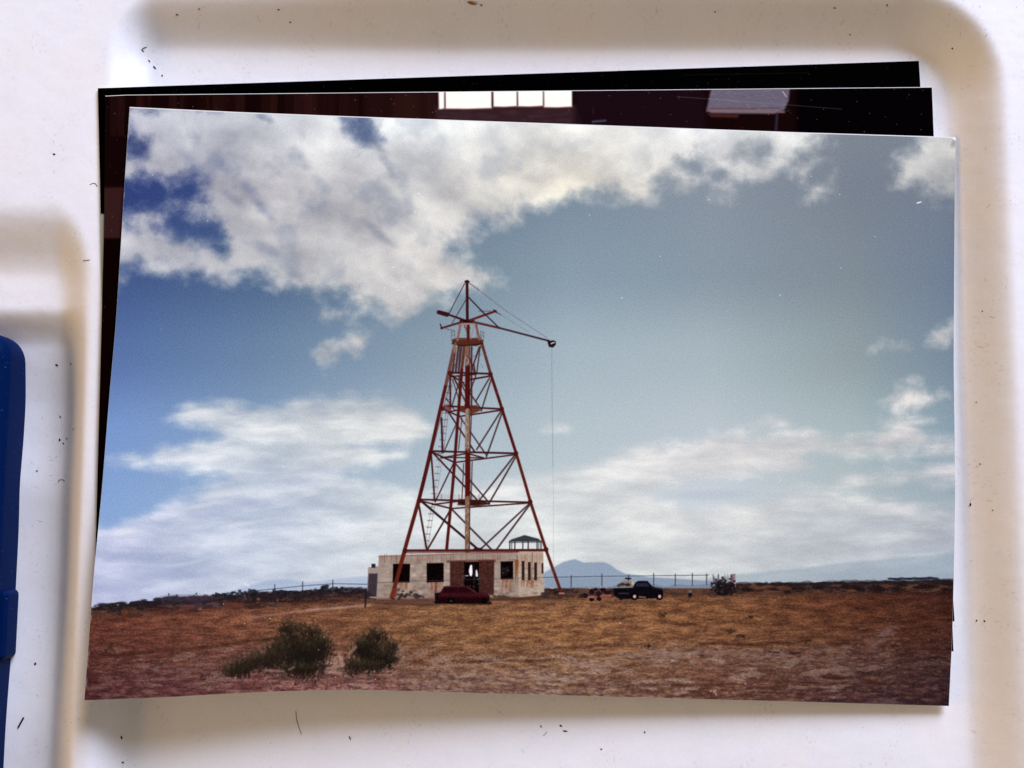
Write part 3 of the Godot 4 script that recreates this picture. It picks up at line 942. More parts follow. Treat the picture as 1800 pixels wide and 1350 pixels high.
	c.seg(784, 578, 798, 581, 1.2, grey, 0.7)
	c.seg(832, 566, 878, 576.5, 4.2, c8(78, 44, 46))
	c.seg(878, 576.5, 964, 599, 3.4, c8(58, 40, 50))
	c.poly([[962, 597], [968, 599], [972, 598], [977, 600], [977, 606], [972, 611], [965, 610], [963, 604]], c8(28, 22, 28))
	c.seg(969, 604, 974, 602, 2.2, c8(206, 206, 210), 0.9)
	c.seg(970, 612, 972, 820, 0.9, c8(104, 112, 124), 0.6)
	c.seg(972, 820, 973, 1010, 0.9, c8(130, 140, 148), 0.4)
	for q in [[817, 498, 790, 550, 1.5, 0.9], [819, 527, 806, 549, 1.5, 0.85], [806, 549, 795, 568, 1.4, 0.8], [824, 523, 849, 549, 2.4, 1.0], [849, 549, 876, 575, 2.2, 1.0],
			[824, 497, 842, 510, 1.2, 0.7], [842, 510, 890, 547, 0.9, 0.45], [890, 547, 962, 594, 0.9, 0.45], [872, 549, 880, 553, 1.5, 0.8], [880, 553, 930, 584, 0.8, 0.3], [842, 547, 862, 547, 1.2, 0.7]]:
		c.seg(q[0], q[1], q[2], q[3], q[4], c8(48, 30, 36), q[5])

func paint_vehicles(c: Canvas) -> void:
	# estate car
	c.poly([[766, 1044], [774, 1041], [780, 1031.5], [786, 1030], [822, 1030.5], [829, 1034], [839, 1041], [856, 1043.5], [861, 1048], [860, 1056], [850, 1059], [770, 1060], [766, 1058]], c8(46, 17, 21), 1.0)
	c.poly([[783, 1033], [822, 1033], [832, 1040.5], [778, 1041.5]], c8(34, 12, 18), 0.95)
	c.seg(806, 1032, 805, 1041, 1.4, c8(72, 20, 28), 0.9)
	c.seg(822, 1032, 836, 1041, 1.6, c8(130, 96, 104), 0.4)
	c.seg(779, 1031, 822, 1030.5, 1.6, c8(96, 44, 50), 0.5)
	c.seg(836, 1043, 858, 1045, 1.6, c8(92, 36, 40), 0.5)
	c.poly([[768, 1050], [860, 1051], [859, 1058], [769, 1059]], c8(24, 9, 12), 0.75, 2.0)
	c.seg(776, 1045, 856, 1046.5, 3.0, c8(66, 24, 30), 0.6, 1.4)
	c.seg(766, 1059, 862, 1060, 5.0, c8(16, 10, 11), 0.9, 1.8)
	c.poly([[764, 1043], [771, 1042], [771, 1060], [765, 1060]], c8(18, 14, 18), 0.95)
	c.spot(793, 1056, 7, 6, c8(12, 10, 12), 1.0, 3.0)
	c.spot(851, 1056, 6.5, 6, c8(12, 10, 12), 1.0, 3.0)
	c.spot(793, 1056.5, 2.6, 2.4, c8(62, 50, 54), 0.7, 2.0)
	# quad bike
	for q in [[1040, 1040, 5, 6, 24, 16, 22], [1047, 1036, 4, 3, 20, 14, 20], [1060, 1036, 6, 5, 26, 16, 26], [1067, 1042, 6, 4, 30, 20, 26], [1028, 1047, 6, 5, 24, 20, 24], [1052, 1044, 5, 6, 44, 20, 28], [1040, 1054, 5, 3.5, 14, 12, 16], [1053, 1053, 5, 4, 20, 14, 18], [1022, 1048, 5, 4, 40, 34, 34]]:
		c.spot(q[0], q[1], q[2], q[3], c8(q[4], q[5], q[6]), 0.95, 2.0)
	c.seg(1035, 1049.5, 1043, 1049, 3.4, c8(158, 98, 92), 0.85)
	c.seg(1058, 1047.5, 1073, 1046.5, 3.6, c8(150, 84, 78), 0.85)
	c.seg(1056, 1032.5, 1066, 1033, 1.8, c8(196, 186, 186), 0.7)
	c.seg(1035, 1034, 1040, 1034, 1.4, c8(200, 190, 190), 0.6)
	# pickup truck
	c.poly([[1078, 1034], [1112, 1033], [1117, 1024], [1122, 1021], [1138, 1021], [1147, 1031], [1163, 1034], [1166, 1040], [1165, 1048], [1150, 1052], [1095, 1053], [1080, 1046]], c8(15, 13, 19), 1.0)
	c.seg(1080, 1045, 1092, 1053, 4, c8(16, 14, 22), 0.9)
	c.poly([[1119, 1025], [1136, 1024], [1142, 1031], [1117, 1031]], c8(40, 44, 62), 0.8)
	c.seg(1088, 1043, 1104, 1043, 1.6, c8(120, 110, 116), 0.5)
	c.seg(1147, 1033, 1164, 1036, 1.4, c8(60, 58, 72), 0.7)
	for x in [1115.0, 1159.0]:
		c.spot(x, 1049, 7, 6.5, c8(10, 9, 12), 1.0, 3.0)
		c.spot(x + 0.5, 1048.5, 3.4, 3.8, c8(208, 178, 168), 0.9, 1.5)
	c.seg(1124, 1049, 1134, 1050, 2.4, c8(186, 150, 120), 0.6)
	c.poly([[1084, 1032], [1088, 1025], [1098, 1021], [1110, 1022], [1113, 1032]], c8(116, 102, 82), 0.75, 1.4)
	for q in [[1104, 1017, 7, 2.4, 34, 30, 30], [1094, 1027, 5, 3, 36, 30, 28], [1103, 1028, 6, 3, 28, 24, 24], [1112, 1025, 2.4, 4, 190, 172, 130], [1107, 1022, 2.4, 2.4, 170, 136, 84], [1088, 1029, 4, 3, 60, 50, 44]]:
		c.spot(q[0], q[1], q[2], q[3], c8(q[4], q[5], q[6]), 0.85, 1.8)
	# stump and far bush with a pale post behind it
	c.spot(1213, 1045, 4, 6, c8(22, 22, 24), 0.95, 2.5)
	c.spot(1213, 1040, 3.4, 3, c8(120, 124, 110), 0.7, 2.0)
	c.poly([[1284, 1010], [1293, 1008], [1293, 1032], [1284, 1034]], c8(122, 104, 112), 0.9)
	c.seg(1292.5, 1009, 1292.5, 1030, 1.4, c8(190, 150, 146), 0.8)
	for k in 240:
		c.spot(1271 + clampf(rng.randfn() * 9.0, -20.0, 20.0), 1033 + clampf(rng.randfn() * 7.0, -18.0, 12.0), 2.6, 2.2, c8(26, 21, 23) if rng.randf() < 0.85 else c8(54, 46, 46), 0.8, 1.8)
	for k in 26:
		var x := rng.randf_range(1254, 1290)
		c.seg(x, 1024, x + rng.randf_range(-3, 3), rng.randf_range(1009, 1018), 0.9, c8(56, 46, 52), 0.6)

func paint_bushes(c: Canvas) -> void:
	# clumps of twigs: [x, y, spread x, spread y, twigs, how brown]
	for q in [[528, 1160, 26, 22, 900, 0.1], [548, 1150, 20, 18, 420, 0.1], [512, 1135, 16, 20, 330, 0.2], [505, 1112, 11, 13, 120, 0.3], [545, 1118, 16, 14, 150, 0.3], [566, 1140, 11, 14, 170, 0.2], [490, 1150, 16, 16, 260, 0.5], [530, 1182, 28, 8, 260, 0.3],
			[425, 1178, 17, 10, 280, 0.4], [455, 1168, 18, 11, 260, 0.5], [478, 1160, 12, 12, 170, 0.5], [412, 1186, 12, 6, 110, 0.5],
			[655, 1155, 22, 15, 640, 0.1], [640, 1142, 13, 13, 240, 0.1], [676, 1160, 15, 11, 260, 0.1], [662, 1124, 12, 10, 130, 0.3], [622, 1176, 14, 10, 150, 0.6], [650, 1176, 22, 7, 180, 0.4], [690, 1140, 9, 9, 70, 0.5]]:
		for k in int(q[4] * 1.4):
			var dx := clampf(rng.randfn() * 0.62, -1.7, 1.7)
			var dy := clampf(rng.randfn() * 0.62, -1.7, 1.7)
			var x: float = q[0] + dx * q[2] * 1.25
			var y: float = q[1] + dy * q[3] * 1.3 - 4.0
			var col := c8(25, 22, 19)
			if dy < 0.1:
				col = col.lerp(c8(72, 69, 47), clampf(0.15 - dy, 0.0, 0.9) * rng.randf())
			col = col.lerp(c8(92, 66, 54), q[5] * rng.randf() * 0.6)
			var ang := -PI * 0.5 + dx * 0.5 + rng.randf_range(-0.8, 0.8)
			var ln := rng.randf_range(2, 8)
			c.seg(x, y, x + cos(ang) * ln, y + sin(ang) * ln, rng.randf_range(1.2, 3.0), col, rng.randf_range(0.35, 0.85) * (1.0 - 0.4 * minf(1.7, absf(dx) + maxf(0.0, -dy)) * 0.9))
	# light scraps of ground between the stems
	for q in [[468, 1178, 498, 1180, 4], [508, 1177, 516, 1173, 3], [575, 1176, 604, 1170, 4], [596, 1150, 602, 1168, 6], [572, 1180, 600, 1184, 5], [615, 1148, 625, 1138, 5]]:
		c.seg(q[0], q[1], q[2], q[3], q[4], c8(176, 142, 132), 0.55, 2.0)
	# reddish weeds along the lower edge
	for k in 420:
		var x := rng.randf_range(360, 760)
		var y := rng.randf_range(1188, 1224)
		c.seg(x, y, x + rng.randf_range(-3, 3), y - rng.randf_range(2, 7), 1.4, c8(120, 56, 52) if rng.randf() < 0.5 else c8(66, 34, 34), rng.randf_range(0.15, 0.5))
	for k in 200:
		var x := rng.randf_range(470, 700)
		c.spot(x, rng.randf_range(1202, 1222), rng.randf_range(2, 5), rng.randf_range(1, 2.5), c8(176, 118, 118), rng.randf_range(0.15, 0.5), 1.3)
	for k in 260:
		var x := rng.randf_range(700, 780)
		var y := rng.randf_range(1140, 1200)
		c.seg(x, y, x + rng.randf_range(-2, 2), y - rng.randf_range(3, 9), 1.2, c8(86, 62, 46), rng.randf_range(0.1, 0.35))

func paint_wear(c: Canvas) -> void:
	# film grain of the print
	var mottle := FastNoiseLite.new()
	mottle.seed = 77
	mottle.frequency = 0.3
	mottle.fractal_octaves = 2
	for k in c.w * c.h:
		var n := rng.randf_range(-3.5, 3.5) + mottle.get_noise_2d(k % c.w, k / c.w) * 11.0
		c.r[k] += n + rng.randf_range(-2.0, 2.0)
		c.g[k] += n
		c.b[k] += n + rng.randf_range(-2.0, 2.0)
	# white dust and scuffs stuck to the surface
	for k in 300:
		var x := rng.randf_range(170, 1675)
		var y := rng.randf_range(200, 1230)
		if rng.randf() < 0.45:
			x = rng.randfn(1150, 260)
			y = rng.randfn(600, 130)
		var a := rng.randf_range(-0.9, 0.9)
		var ln := rng.randf_range(0.2, 2.2)
		c.seg(x, y, x + cos(a) * ln, y + sin(a) * ln, rng.randf_range(0.8, 1.5), c8(228, 236, 238), rng.randf_range(0.06, 0.26))
	for q in [[703, 178], [736, 340], [742, 346], [730, 372], [1036, 378], [1161, 451], [1246, 351], [1426, 310], [1476, 342], [1615, 356], [1478, 471], [1538, 416], [268, 308], [342, 366], [365, 388], [1371, 519], [1093, 524], [1372, 844], [1325, 951], [676, 506], [701, 510], [213, 1003], [475, 1087], [430, 1096], [884, 1088], [1090, 1095], [1255, 1217], [1310, 1202], [570, 1120], [560, 1142], [660, 1194], [590, 1190], [393, 1062], [690, 470]]:
		c.spot(q[0], q[1], rng.randf_range(1.2, 2.0), rng.randf_range(1.0, 1.6), c8(244, 248, 250), 0.6, 1.2, rng.randf())
	c.seg(1248, 1215, 1258, 1214, 1.2, c8(220, 210, 200), 0.7)
	c.seg(1257, 1214, 1259, 1222, 1.2, c8(220, 210, 200), 0.7)
	c.seg(1612, 357, 1619, 355, 2.0, c8(240, 246, 250), 0.9)
	c.seg(1392, 228, 1395, 239, 1.6, c8(236, 240, 238), 0.8)
	# creased corner where the emulsion has cracked
	c.spot(1677, 252, 7, 12, c8(110, 112, 110), 0.5, 1.0, 0.4)
	c.poly([[1668, 238], [1686, 238], [1686, 252], [1680, 248]], c8(250, 250, 246), 1.0, 1.2)
	# emulsion rubbed off along the left side
	for k in 40:
		var t := rng.randf()
		c.seg(lerpf(229, 150, t) + rng.randf_range(-1, 1), lerpf(190, 1228, t), lerpf(229, 150, t + 0.005), lerpf(190, 1228, t + 0.006), 1.2, c8(190, 190, 188), 0.6)

func paint_workshop(form: Sheet) -> Canvas:
	# the print below: a dark timber interior, a bright window and a bench corner
	var c := Canvas.new(form, c8(20, 10, 11))
	for k in 70:
		var x := rng.randf_range(190, 770)
		var v := rng.randf_range(0.4, 1.5)
		c.poly([[x, 140], [x + rng.randf_range(8, 30), 140], [x + rng.randf_range(8, 26), 240], [x, 240]], c8(33 * v, 17 * v, 16 * v), 0.5, 1.4)
	c.poly([[640, 140], [760, 140], [760, 225], [640, 225]], c8(42, 23, 21), 0.5, 6.0)
	c.poly([[766, 188], [1012, 184], [1030, 230], [766, 226]], c8(50, 33, 38), 0.9, 3.0)
	for q in [[770.5, 781, 192], [782.5, 864, 191.5], [866.5, 908.5, 188], [909.8, 954.5, 187.5], [955.6, 1005.5, 189]]:
		c.poly([[q[0], 140], [q[1], 140], [q[1], q[2] - 1.5], [(q[0] + q[1]) * 0.5, q[2]], [q[0] + 1, q[2] - 0.5]], c8(252, 242, 234), 1.0, 1.8)
		c.seg(q[0], q[2] + 1, q[1], q[2], 1.6, c8(150, 70, 50), 0.5)
	for k in 30:
		c.spot(rng.randf_range(780, 1000), rng.randf_range(195, 215), rng.randf_range(5, 20), rng.randf_range(2, 6), c8(74, 52, 58), 0.25)
	c.poly([[1010, 140], [1240, 140], [1240, 240], [1010, 240]], c8(26, 14, 20), 0.8, 6.0)
	c.seg(1042, 214, 1064, 212, 4, c8(74, 78, 100), 0.7, 1.5)
	c.seg(1043, 190, 1043, 200, 2, c8(70, 26, 30), 0.7, 1.5)
	c.poly([[1254, 140], [1390, 140], [1386, 178], [1378, 194], [1360, 200], [1250, 199], [1242, 192]], c8(96, 91, 106), 1.0, 2.4)
	for k in 160:
		c.spot(rng.randf_range(1246, 1384), rng.randf_range(150, 198), rng.randf_range(2, 6), rng.randf_range(1, 3), c8(134, 126, 138) if rng.randf() < 0.5 else c8(80, 72, 86), 0.22)
	c.seg(1243, 195, 1378, 197, 4.0, c8(128, 96, 90), 0.7, 1.6)
	c.seg(1248, 191, 1372, 190, 1.6, c8(74, 48, 46), 0.6)
	c.poly([[1242, 199], [1300, 201], [1296, 207], [1250, 206]], c8(70, 34, 32), 0.8, 1.6)
	c.seg(1366, 200, 1364, 230, 5, c8(48, 44, 66), 0.7, 1.5)
	c.poly([[1400, 140], [1690, 140], [1690, 260], [1400, 260]], c8(7, 5, 8), 0.95, 8.0)
	# left strip: timber, then a lighter board
	c.poly([[150, 330], [240, 330], [240, 420], [150, 420]], c8(52, 30, 30), 0.9, 3.0)
	c.poly([[150, 420], [240, 420], [240, 1180], [150, 1180]], c8(14, 7, 8), 0.9, 3.0)
	# scratches and dust
	c.seg(1190, 170, 1330, 180, 0.9, c8(150, 150, 150), 0.4)
	c.seg(1330, 180, 1480, 192, 0.9, c8(150, 150, 150), 0.35)
	c.seg(1376, 161, 1382, 170, 1.2, c8(220, 220, 220), 0.8)
	for k in 160:
		c.spot(rng.randf_range(170, 1640), rng.randf_range(150, 240), 1.3, 1.1, c8(190, 180, 180), rng.randf_range(0.1, 0.6))
	for k in 60:
		c.spot(rng.randf_range(160, 225), rng.randf_range(200, 1100), 1.3, 1.1, c8(150, 140, 140), rng.randf_range(0.1, 0.5))
	return c

func paint_night(form: Sheet) -> Canvas:
	var c := Canvas.new(form, c8(5, 5, 6))
	c.poly([[150, 376], [260, 376], [260, 1130], [150, 1130]], c8(136, 146, 142), 1.0, 1.5)
	c.seg(1200, 132, 1420, 128, 0.8, c8(90, 90, 90), 0.3)
	for k in 110:
		c.spot(rng.randf_range(180, 1610), rng.randf_range(112, 165), 1.4, 1.1, c8(120, 120, 120), rng.randf_range(0.1, 0.5))
	return c

# ------------------------------------------------------------------ the prints
func traced(x: float, y: float, pts: Array, ax: int) -> Vector2:
	for i in range(1, pts.size()):
		var p := Vector2(pts[i - 1][0], pts[i - 1][1])
		var q := Vector2(pts[i][0], pts[i][1])
		var v := x if ax == 0 else y
		if v <= q[ax] or i == pts.size() - 1:
			return p.lerp(q, (v - p[ax]) / (q[ax] - p[ax]))
	return Vector2.ZERO

func make_sheet(e: Array, lift: Callable) -> Sheet:
	var f := Sheet.new()
	var curves := []
	for k in 4:
		var pts: Array = e[k]
		var ax := 0 if k < 2 else 1
		var n := pts.size()
		var c := []
		for i in 81:
			var t := i / 80.0
			var p := traced(lerpf(pts[0][0], pts[n - 1][0], t), lerpf(pts[0][1], pts[n - 1][1], t), pts, ax)
			c.append(at(p.x, p.y, lift.call(t, float(k)) if k < 2 else lift.call(float(k - 2), t)))
		curves.append(c)
	f.fill(curves[0], curves[1], curves[2], curves[3], lift)
	for p in f.pts:
		var d: Vector3 = p - cam_pos
		var z := d.dot(cam_fwd)
		f.tx.append(900.0 + FOCAL * d.dot(cam_right) / z)
		f.ty.append(675.0 - FOCAL * d.dot(cam_up) / z)
	return f

func sheet_mesh(f: Sheet, ins: Array, above: float, thick: float) -> ArrayMesh:
	var nx := 40
	var ny := 28
	var st := SurfaceTool.new()
	st.begin(Mesh.PRIMITIVE_TRIANGLES)
	var top: Array[Vector3] = []
	var uvs: Array[Vector2] = []
	for j in ny + 1:
		for i in nx + 1:
			var s := lerpf(ins[0], 1.0 - ins[2], i / float(nx))
			var t := lerpf(ins[1], 1.0 - ins[3], j / float(ny))
			top.append(f.point(s, t) + Vector3(0, above, 0))
			uvs.append(Vector2(s, t))
	st.set_smooth_group(0)
	for j in ny:
		for i in nx:
			var a := j * (nx + 1) + i
			for k in [0, 1, nx + 1, 1, nx + 2, nx + 1]:
				st.set_uv(uvs[a + k])
				st.add_vertex(top[a + k] * MM)
	if thick > 0.0:
		var dn := Vector3(0, thick, 0)
		st.set_smooth_group(1)
		for j in ny:
			for i in nx:
				var a := j * (nx + 1) + i
				for k in [0, nx + 1, 1, 1, nx + 1, nx + 2]:
					st.set_uv(uvs[a + k])
					st.add_vertex((top[a + k] - dn) * MM)
		st.set_smooth_group(-1)
		var loop: Array[int] = []
		for i in nx:
			loop.append(i)
		for j in ny:
			loop.append(j * (nx + 1) + nx)
		for i in nx:
			loop.append(ny * (nx + 1) + nx - i)
		for j in ny:
			loop.append((ny - j) * (nx + 1))
		for k in loop.size():
			var p := top[loop[k]]
			var q := top[loop[(k + 1) % loop.size()]]
			for vv in [p, p - dn, q, q, p - dn, q - dn]:
				st.set_uv(Vector2.ZERO)
				st.add_vertex(vv * MM)
	st.generate_normals()
	return st.commit()

func print_material(tex: Texture2D, rough: float) -> StandardMaterial3D:
	var m := StandardMaterial3D.new()
	m.albedo_texture = tex
	m.roughness = rough
	m.metallic_specular = 0.05
	return m

func photo_print(form: Sheet, ins: Array, canvas: Canvas, label: String, paper: Material, gain: Vector3) -> void:
	var root := Node3D.new()
	root.name = numbered("photo_print")
	add_child(root)
	tag(root, label, "photo", "stacked snapshot prints")
	put("paper_base", sheet_mesh(form, [0.0, 0.0, 0.0, 0.0], 0.0, 0.22), paper, root)
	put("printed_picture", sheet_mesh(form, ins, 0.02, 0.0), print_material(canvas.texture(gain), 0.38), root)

# ------------------------------------------------------------------ the blue case
func rounded_slab(x0: float, x1: float, z0: float, z1: float, y0: float, y1: float, rc: float, re: float) -> ArrayMesh:
	var st := SurfaceTool.new()
	st.begin(Mesh.PRIMITIVE_TRIANGLES)
	st.set_smooth_group(0)
	var rings: Array = []
	var prof: Array = [[0.0, y0]]
	for k in 9:
		var a := PI * 0.5 * k / 8.0
		prof.append([re * (1.0 - cos(a)), y1 - re + re * sin(a)])
	for p in prof:
		var ring: Array[Vector3] = []
		var r: float = maxf(rc - p[0], 0.15)
		for q in [[x1 - rc, z0 + rc, -PI * 0.5], [x1 - rc, z1 - rc, 0.0], [x0 + rc, z1 - rc, PI * 0.5], [x0 + rc, z0 + rc, PI]]:
			for k in 9:
				var a: float = q[2] + PI * 0.5 * k / 8.0
				ring.append(Vector3(q[0] + cos(a) * r, p[1], q[1] + sin(a) * r))
		rings.append(ring)
	for j in rings.size() - 1:
		var n: int = rings[j].size()
		for i in n:
			var a: Vector3 = rings[j][i]
			var b: Vector3 = rings[j][(i + 1) % n]
			var c: Vector3 = rings[j + 1][i]
			var d: Vector3 = rings[j + 1][(i + 1) % n]
			for v in [a, b, c, b, d, c]:
				st.add_vertex(v * MM)
	var lid: Array = rings[rings.size() - 1]
	var mid := Vector3((x0 + x1) * 0.5, y1, (z0 + z1) * 0.5)
	for i in lid.size():
		for v in [lid[i], lid[(i + 1) % lid.size()], mid]:
			st.add_vertex(v * MM)
	st.generate_normals()
	return st.commit()

func blue_case() -> void:
	var img := Image.create_empty(512, 512, false, Image.FORMAT_RGB8)
	img.fill(Color.from_rgba8(2, 24, 66))
	for k in 900:
		var x := rng.randi_range(0, 505)
		var y := rng.randi_range(0, 490)
		var v := rng.randi_range(0, 14)
		img.fill_rect(Rect2i(x, y, rng.randi_range(1, 2), rng.randi_range(1, 14)), Color.from_rgba8(2 + v, 24 + v, 66 + v))
	for k in 220:
		var v := rng.randi_range(10, 90)
		img.fill_rect(Rect2i(rng.randi_range(0, 510), rng.randi_range(0, 510), 1, rng.randi_range(1, 2)), Color.from_rgba8(30 + v, 60 + v, 110 + v))
	var m := StandardMaterial3D.new()
	m.albedo_texture = ImageTexture.create_from_image(img)
	m.uv1_triplanar = true
	m.uv1_scale = Vector3(24, 24, 24)
	m.roughness = 0.42
	m.metallic_specular = 0.08
	var root := Node3D.new()
	root.name = numbered("plastic_case")
	add_child(root)
	root.position = Vector3(-74.3, 0, 20.0) * MM
	root.rotation_degrees.y = -0.6
	tag(root, "scratched dark blue plastic case with rounded corner in the tray's side pocket", "case")
	put("shell", rounded_slab(-34.0, 0.0, -27.4, 54.0, -2.9, 5.4, 4.0, 2.2), m, root)
	put("latch_tab", rounded_slab(-3.0, 0.85, 10.6, 20.6, -1.6, 2.7, 0.8, 0.7), m, root)
	# moulded panel line on top of the shell
	put("lid_panel", rounded_slab(-32.0, -3.0, -24.0, 52.0, 5.2, 5.75, 3.0, 0.3), m, root)

# ------------------------------------------------------------------ dirt
func lump(st: SurfaceTool, c: Vector3, a: float, b: float, h: float, turn: float) -> void:
	var ring: Array[Vector3] = []
	for k in 7:
		var t := TAU * k / 7.0
		var q := Vector2(cos(t) * a, sin(t) * b) * rng.randf_range(0.7, 1.15)
		q = q.rotated(turn)
		ring.append(c + Vector3(q.x, h * 0.25, q.y))
	var top := c + Vector3(0, h, 0)
	var bot := c - Vector3(0, 0.03, 0)
	for k in 7:
		var p := ring[k]
		var q := ring[(k + 1) % 7]
		for v in [p, q, top, q, p, bot]:
			st.add_vertex(v * MM)

func fibre(st: SurfaceTool, pts: Array, r: float) -> void:
	for k in pts.size() - 1:
		var a: Vector3 = pts[k]
		var b: Vector3 = pts[k + 1]
		var d := (b - a).normalized()
		var s := d.cross(Vector3.UP).normalized() * r
		var u := s.cross(d).normalized() * r
		var ra := r
		var q := [s, u, -s, -u]
		for i in 4:
			var e: Vector3 = q[i]
			var f: Vector3 = q[(i + 1) % 4]
			for v in [a + e, b + e, a + f, b + e, b + f, a + f]:
				st.add_vertex((v + Vector3(0, ra * 0.6, 0)) * MM)

func plain(r: float, g: float, b: float) -> StandardMaterial3D:
	var m := StandardMaterial3D.new()
	m.albedo_color = Color(r, g, b).linear_to_srgb()
	m.roughness = 0.85
	m.metallic_specular = 0.2
	return m

func one(called: String, st: SurfaceTool, m: Material, label: String, category: String, group := "", kind := "") -> void:
	st.generate_normals()
	tag(put(called, st.commit(), m), label, category, group, kind)

func begin() -> SurfaceTool:
	var st := SurfaceTool.new()
	st.begin(Mesh.PRIMITIVE_TRIANGLES)
	st.set_smooth_group(-1)
	return st

func scatter_dirt() -> void:
	var black := plain(0.018, 0.015, 0.014)
	var brown := plain(0.20, 0.12, 0.05)
	# [x, y, half length, half width, turn] in photograph pixels, laid on the tray
	for q in [[311, 26, 4.5, 2.2, 0.6], [262, 107, 4.5, 1.6, 0.9], [272, 119, 4.5, 2.0, 0.8], [285, 133, 2.4, 2.0, 1.2], [350, 16, 3.0, 1.8, 0.4], [490, 17, 2.4, 2.4, 0], [510, 39, 2.4, 2.2, 0], [95, 271, 2.8, 2.6, 0],
			[846, 9, 3.0, 2.2, 0.6], [1467, 14, 2.6, 2.4, 0.3], [1257, 21, 2.4, 2.2, 0], [1494, 61, 2.4, 1.8, 0.5], [1559, 9, 3.0, 2.0, 1.1], [1674, 85, 1.8, 3.0, 0], [213, 1296, 4.6, 2.6, 1.0], [615, 1297, 4.6, 1.4, 1.2],
			[986, 1276, 3.0, 2.0, 0.5], [993, 1285, 5.0, 2.0, 0.1], [100, 642, 4.0, 2.4, 0.6], [125, 640, 2.0, 3.0, 0.2], [105, 773, 2.4, 4.0, 0.2], [112, 780, 3.4, 2.0, 0.8], [118, 771, 2.6, 1.8, -0.4], [129, 754, 2.6, 1.4, -0.7],
			[106, 733, 3.6, 1.4, 0.9], [65, 828, 2.2, 2.2, 0], [62, 1167, 2.4, 4.0, 0.3], [1716, 707, 2.0, 2.0, 0], [1706, 887, 2.4, 4.5, 0.2], [1745, 897, 2.6, 1.4, 0.2], [1717, 1091, 2.4, 2.4, 0], [1731, 1092, 3.2, 2.4, 0.4],
			[1723, 816, 3.4, 1.6, 0.6], [1057, 1317, 2.0, 2.0, 0], [1133, 1287, 1.8, 2.4, 0], [951, 1277, 2.6, 1.4, 1.2], [1727, 547, 2.6, 1.4, -0.3], [215, 1340, 4, 2, 0.3]]:
		var p := on_tray(q[0], q[1])
		var st := begin()
		lump(st, p, q[2] * 0.078, q[3] * 0.064, 0.12, q[4])
		var spot := "on the tray floor below the landscape print"
		if q[0] < 135 and q[1] > 600:
			spot = "in the side pocket beside the blue case"
		elif q[0] < 135:
			spot = "on the flat land left of the dark prints"
		elif q[0] < 330 and q[1] < 140:
			spot = "in the rounded bend above the black print's left corner"
		elif q[1] < 140:
			spot = "on the shaded slope above the black print"
		elif q[0] > 1690:
			spot = "along the tan slope right of the landscape print"
		elif q[0] < 260:
			spot = "on the ridge under the landscape print's lower left corner"
		one("dirt_flake", st, black, "tiny black dirt flake " + spot, "dirt", "black dirt flakes on the tray")
	var seed_st := begin()
	lump(seed_st, on_tray(830, 5), 0.85, 0.34, 0.4, 0.25)
	one("seed_husk", seed_st, brown, "small tan seed husk on the sloping upper wall of the tray", "husk")
	var hairs := [
		[[[253, 91], [249, 88], [252, 85], [258, 83]], 0.07, "short thick black fibre on the tray by the bend of the recess", true],
		[[[32, 1279], [37, 1270], [42, 1261]], 0.13, "straight black sliver beside the dark blue case", true],
		[[[520, 1250], [521, 1264], [525, 1278], [530, 1291]], 0.035, "long thin hair in the shadow below the landscape print", true],
		[[[102, 848], [104, 844], [109, 843], [114, 845]], 0.045, "curled loop of hair on the wall of the side pocket", true],
		[[[955, 1293], [959, 1290], [961, 1286]], 0.04, "short curled brown hair on the tray below the landscape print", false],
		[[[158, 325], [163, 322], [168, 323], [171, 328]], 0.04, "fine tangled fibre at the left side of the dark prints", true],
		[[[146, 458], [152, 457.5], [158, 457]], 0.04, "fine straight fibre on the ridge beside the dark prints", true]]
	for q in hairs:
		var st := begin()
		var pts := []
		for w in q[0]:
			pts.append(on_tray(w[0], w[1]))
		fibre(st, pts, q[1])
		one("hair_fibre", st, black if q[3] else brown, q[2], "fibre")
	# the fine dust nobody could count
	var dust := begin()
	for k in 560:
		var x := rng.randf_range(0, 1800)
		var y := rng.randf_range(0, 1350)
		if rng.randf() < 0.3:
			x = rng.randfn(1712, 22)
		elif rng.randf() < 0.25:
			x = rng.randfn(90, 35)
			y = rng.randf_range(620, 1340)
		elif rng.randf() < 0.3:
			y = rng.randf_range(0, 60)
		if (x > 140 and x < 1690 and y > 100 and y < 1245) or x < 0 or x > 1800:
			continue
		if x < 55 and y > 570:
			continue
		var p := on_tray(x, y)
		var s := rng.randf_range(0.35, 1.0)
		if rng.randf() < 0.08:
			var a := rng.randf() * TAU
			var l := rng.randf_range(0.15, 0.45)
			var p2 := Vector3(p.x + cos(a) * l, 0, p.z + sin(a) * l)
			p2.y = tray_height(p2.x, p2.z)
			var p3 := Vector3(p2.x + cos(a + l) * l, 0, p2.z + sin(a + l) * l)
			p3.y = tray_height(p3.x, p3.z)
			fibre(dust, [p, p2, p3], 0.016)
		else:
			lump(dust, p, 0.085 * s * s, 0.06 * s * s, 0.03, rng.randf() * 3.0)
	one("dust", dust, plain(0.22, 0.18, 0.15), "fine dark dust and lint scattered over the white tray", "dust", "", "stuff")

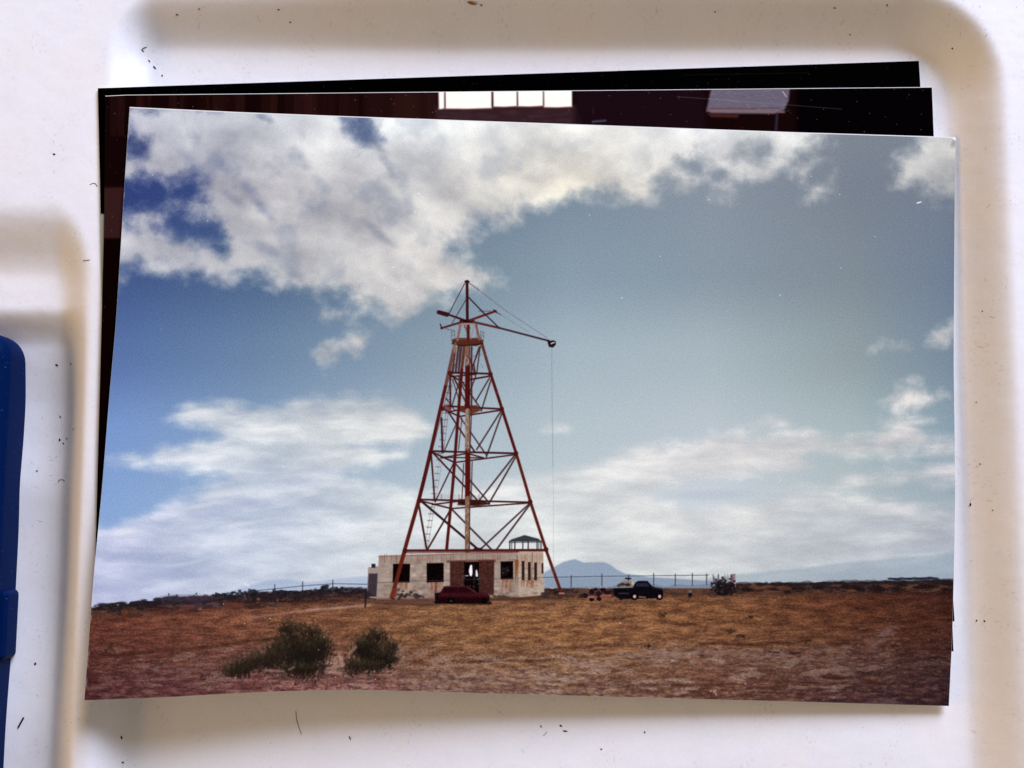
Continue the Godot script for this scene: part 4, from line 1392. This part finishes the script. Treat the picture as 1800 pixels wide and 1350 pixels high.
# ------------------------------------------------------------------ scene
func _ready() -> void:
	rng.seed = 4711
	view_setup()

	var cam := Camera3D.new()
	cam.name = "camera"
	add_child(cam)
	cam.transform = Transform3D(Basis(cam_right, cam_up, -cam_fwd), cam_pos * MM)
	cam.fov = rad_to_deg(2.0 * atan(675.0 / FOCAL))
	cam.near = 0.01
	cam.far = 20.0
	cam.current = true

	var env := Environment.new()
	env.background_mode = Environment.BG_COLOR
	env.background_color = Color(0.265, 0.22, 0.18).linear_to_srgb()
	env.tonemap_mode = Environment.TONE_MAPPER_LINEAR
	env.tonemap_exposure = 1.0
	env.sdfgi_enabled = true
	env.ssao_enabled = true
	env.ssil_enabled = true
	var we := WorldEnvironment.new()
	we.name = "room_air"
	we.environment = env
	add_child(we)

	# cool window light, fairly low, from beyond the top right of the tray
	var key := AreaLight3D.new()
	key.name = "window_light"
	add_child(key)
	key.area_size = Vector2(0.62, 0.5)
	var kd := Vector3(0.42, 0.48, -0.77).normalized()
	key.look_at_from_position(kd * 1.1, Vector3.ZERO, Vector3.UP)
	key.light_color = Color(0.845, 0.88, 1.0)
	key.light_energy = 2.5
	key.area_range = 6.0
	key.shadow_enabled = true

	# warm room light, low from the left
	var fill := AreaLight3D.new()
	fill.name = "room_light"
	add_child(fill)
	fill.area_size = Vector2(0.8, 0.5)
	fill.look_at_from_position(Vector3(-0.9, 0.36, 0.12).normalized() * 1.1, Vector3.ZERO, Vector3.UP)
	fill.light_color = Color(1.0, 0.83, 0.62)
	fill.light_energy = 0.42
	fill.area_range = 6.0
	fill.shadow_enabled = true

	build_tray(tray_material())

	var paper := plain(0.80, 0.79, 0.74)
	var ink := Vector3(1.14, 1.08, 0.955)   # per-channel gain in the print colours, offsetting the window light's blue tint
	var low := func(s: float, _t: float) -> float: return 4.66 - 4.30 * s
	var mid := func(s: float, _t: float) -> float: return 4.98 - 4.26 * s
	var high := func(s: float, t: float) -> float:
		return 5.30 - 4.20 * s + 3.4 * pow(maxf(0.0, t - 0.3) / 0.7, 2.0) * pow(1.0 - s, 3.0)
	var f3 := make_sheet([[[172, 155], [1615, 107]], [[189, 1140], [1678, 1092]], [[172, 155], [176, 330], [189, 1140]], [[1615, 107], [1678, 1092]]], low)
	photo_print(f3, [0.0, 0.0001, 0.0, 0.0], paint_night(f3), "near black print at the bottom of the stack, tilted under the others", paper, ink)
	var f2 := make_sheet([[[185, 168.5], [190, 167], [1638, 153]], [[163, 1160], [1676, 1145]], [[185, 168.5], [183, 400], [163, 1160]], [[1638, 153], [1676, 1145]]], mid)
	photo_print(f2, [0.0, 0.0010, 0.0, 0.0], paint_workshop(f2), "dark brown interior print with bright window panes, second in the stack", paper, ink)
	var f1 := make_sheet([[[228, 188], [420, 197], [600, 204], [1000, 218], [1400, 232.5], [1680, 241]],
		[[148, 1231], [300, 1225], [450, 1216.5], [560, 1213], [640, 1212.5], [800, 1217], [1000, 1222.5], [1200, 1228], [1450, 1234.5], [1668, 1241]],
		[[228, 188], [221, 290], [204, 565], [192, 700], [179.5, 860], [165, 1010], [148, 1231]],
		[[1680, 241], [1678, 380], [1676.5, 640], [1679.5, 860], [1677, 1000], [1674, 1120], [1668, 1241]]], high)
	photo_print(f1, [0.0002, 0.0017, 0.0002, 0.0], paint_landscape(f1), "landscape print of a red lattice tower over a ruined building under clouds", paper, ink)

	blue_case()
	scatter_dirt()
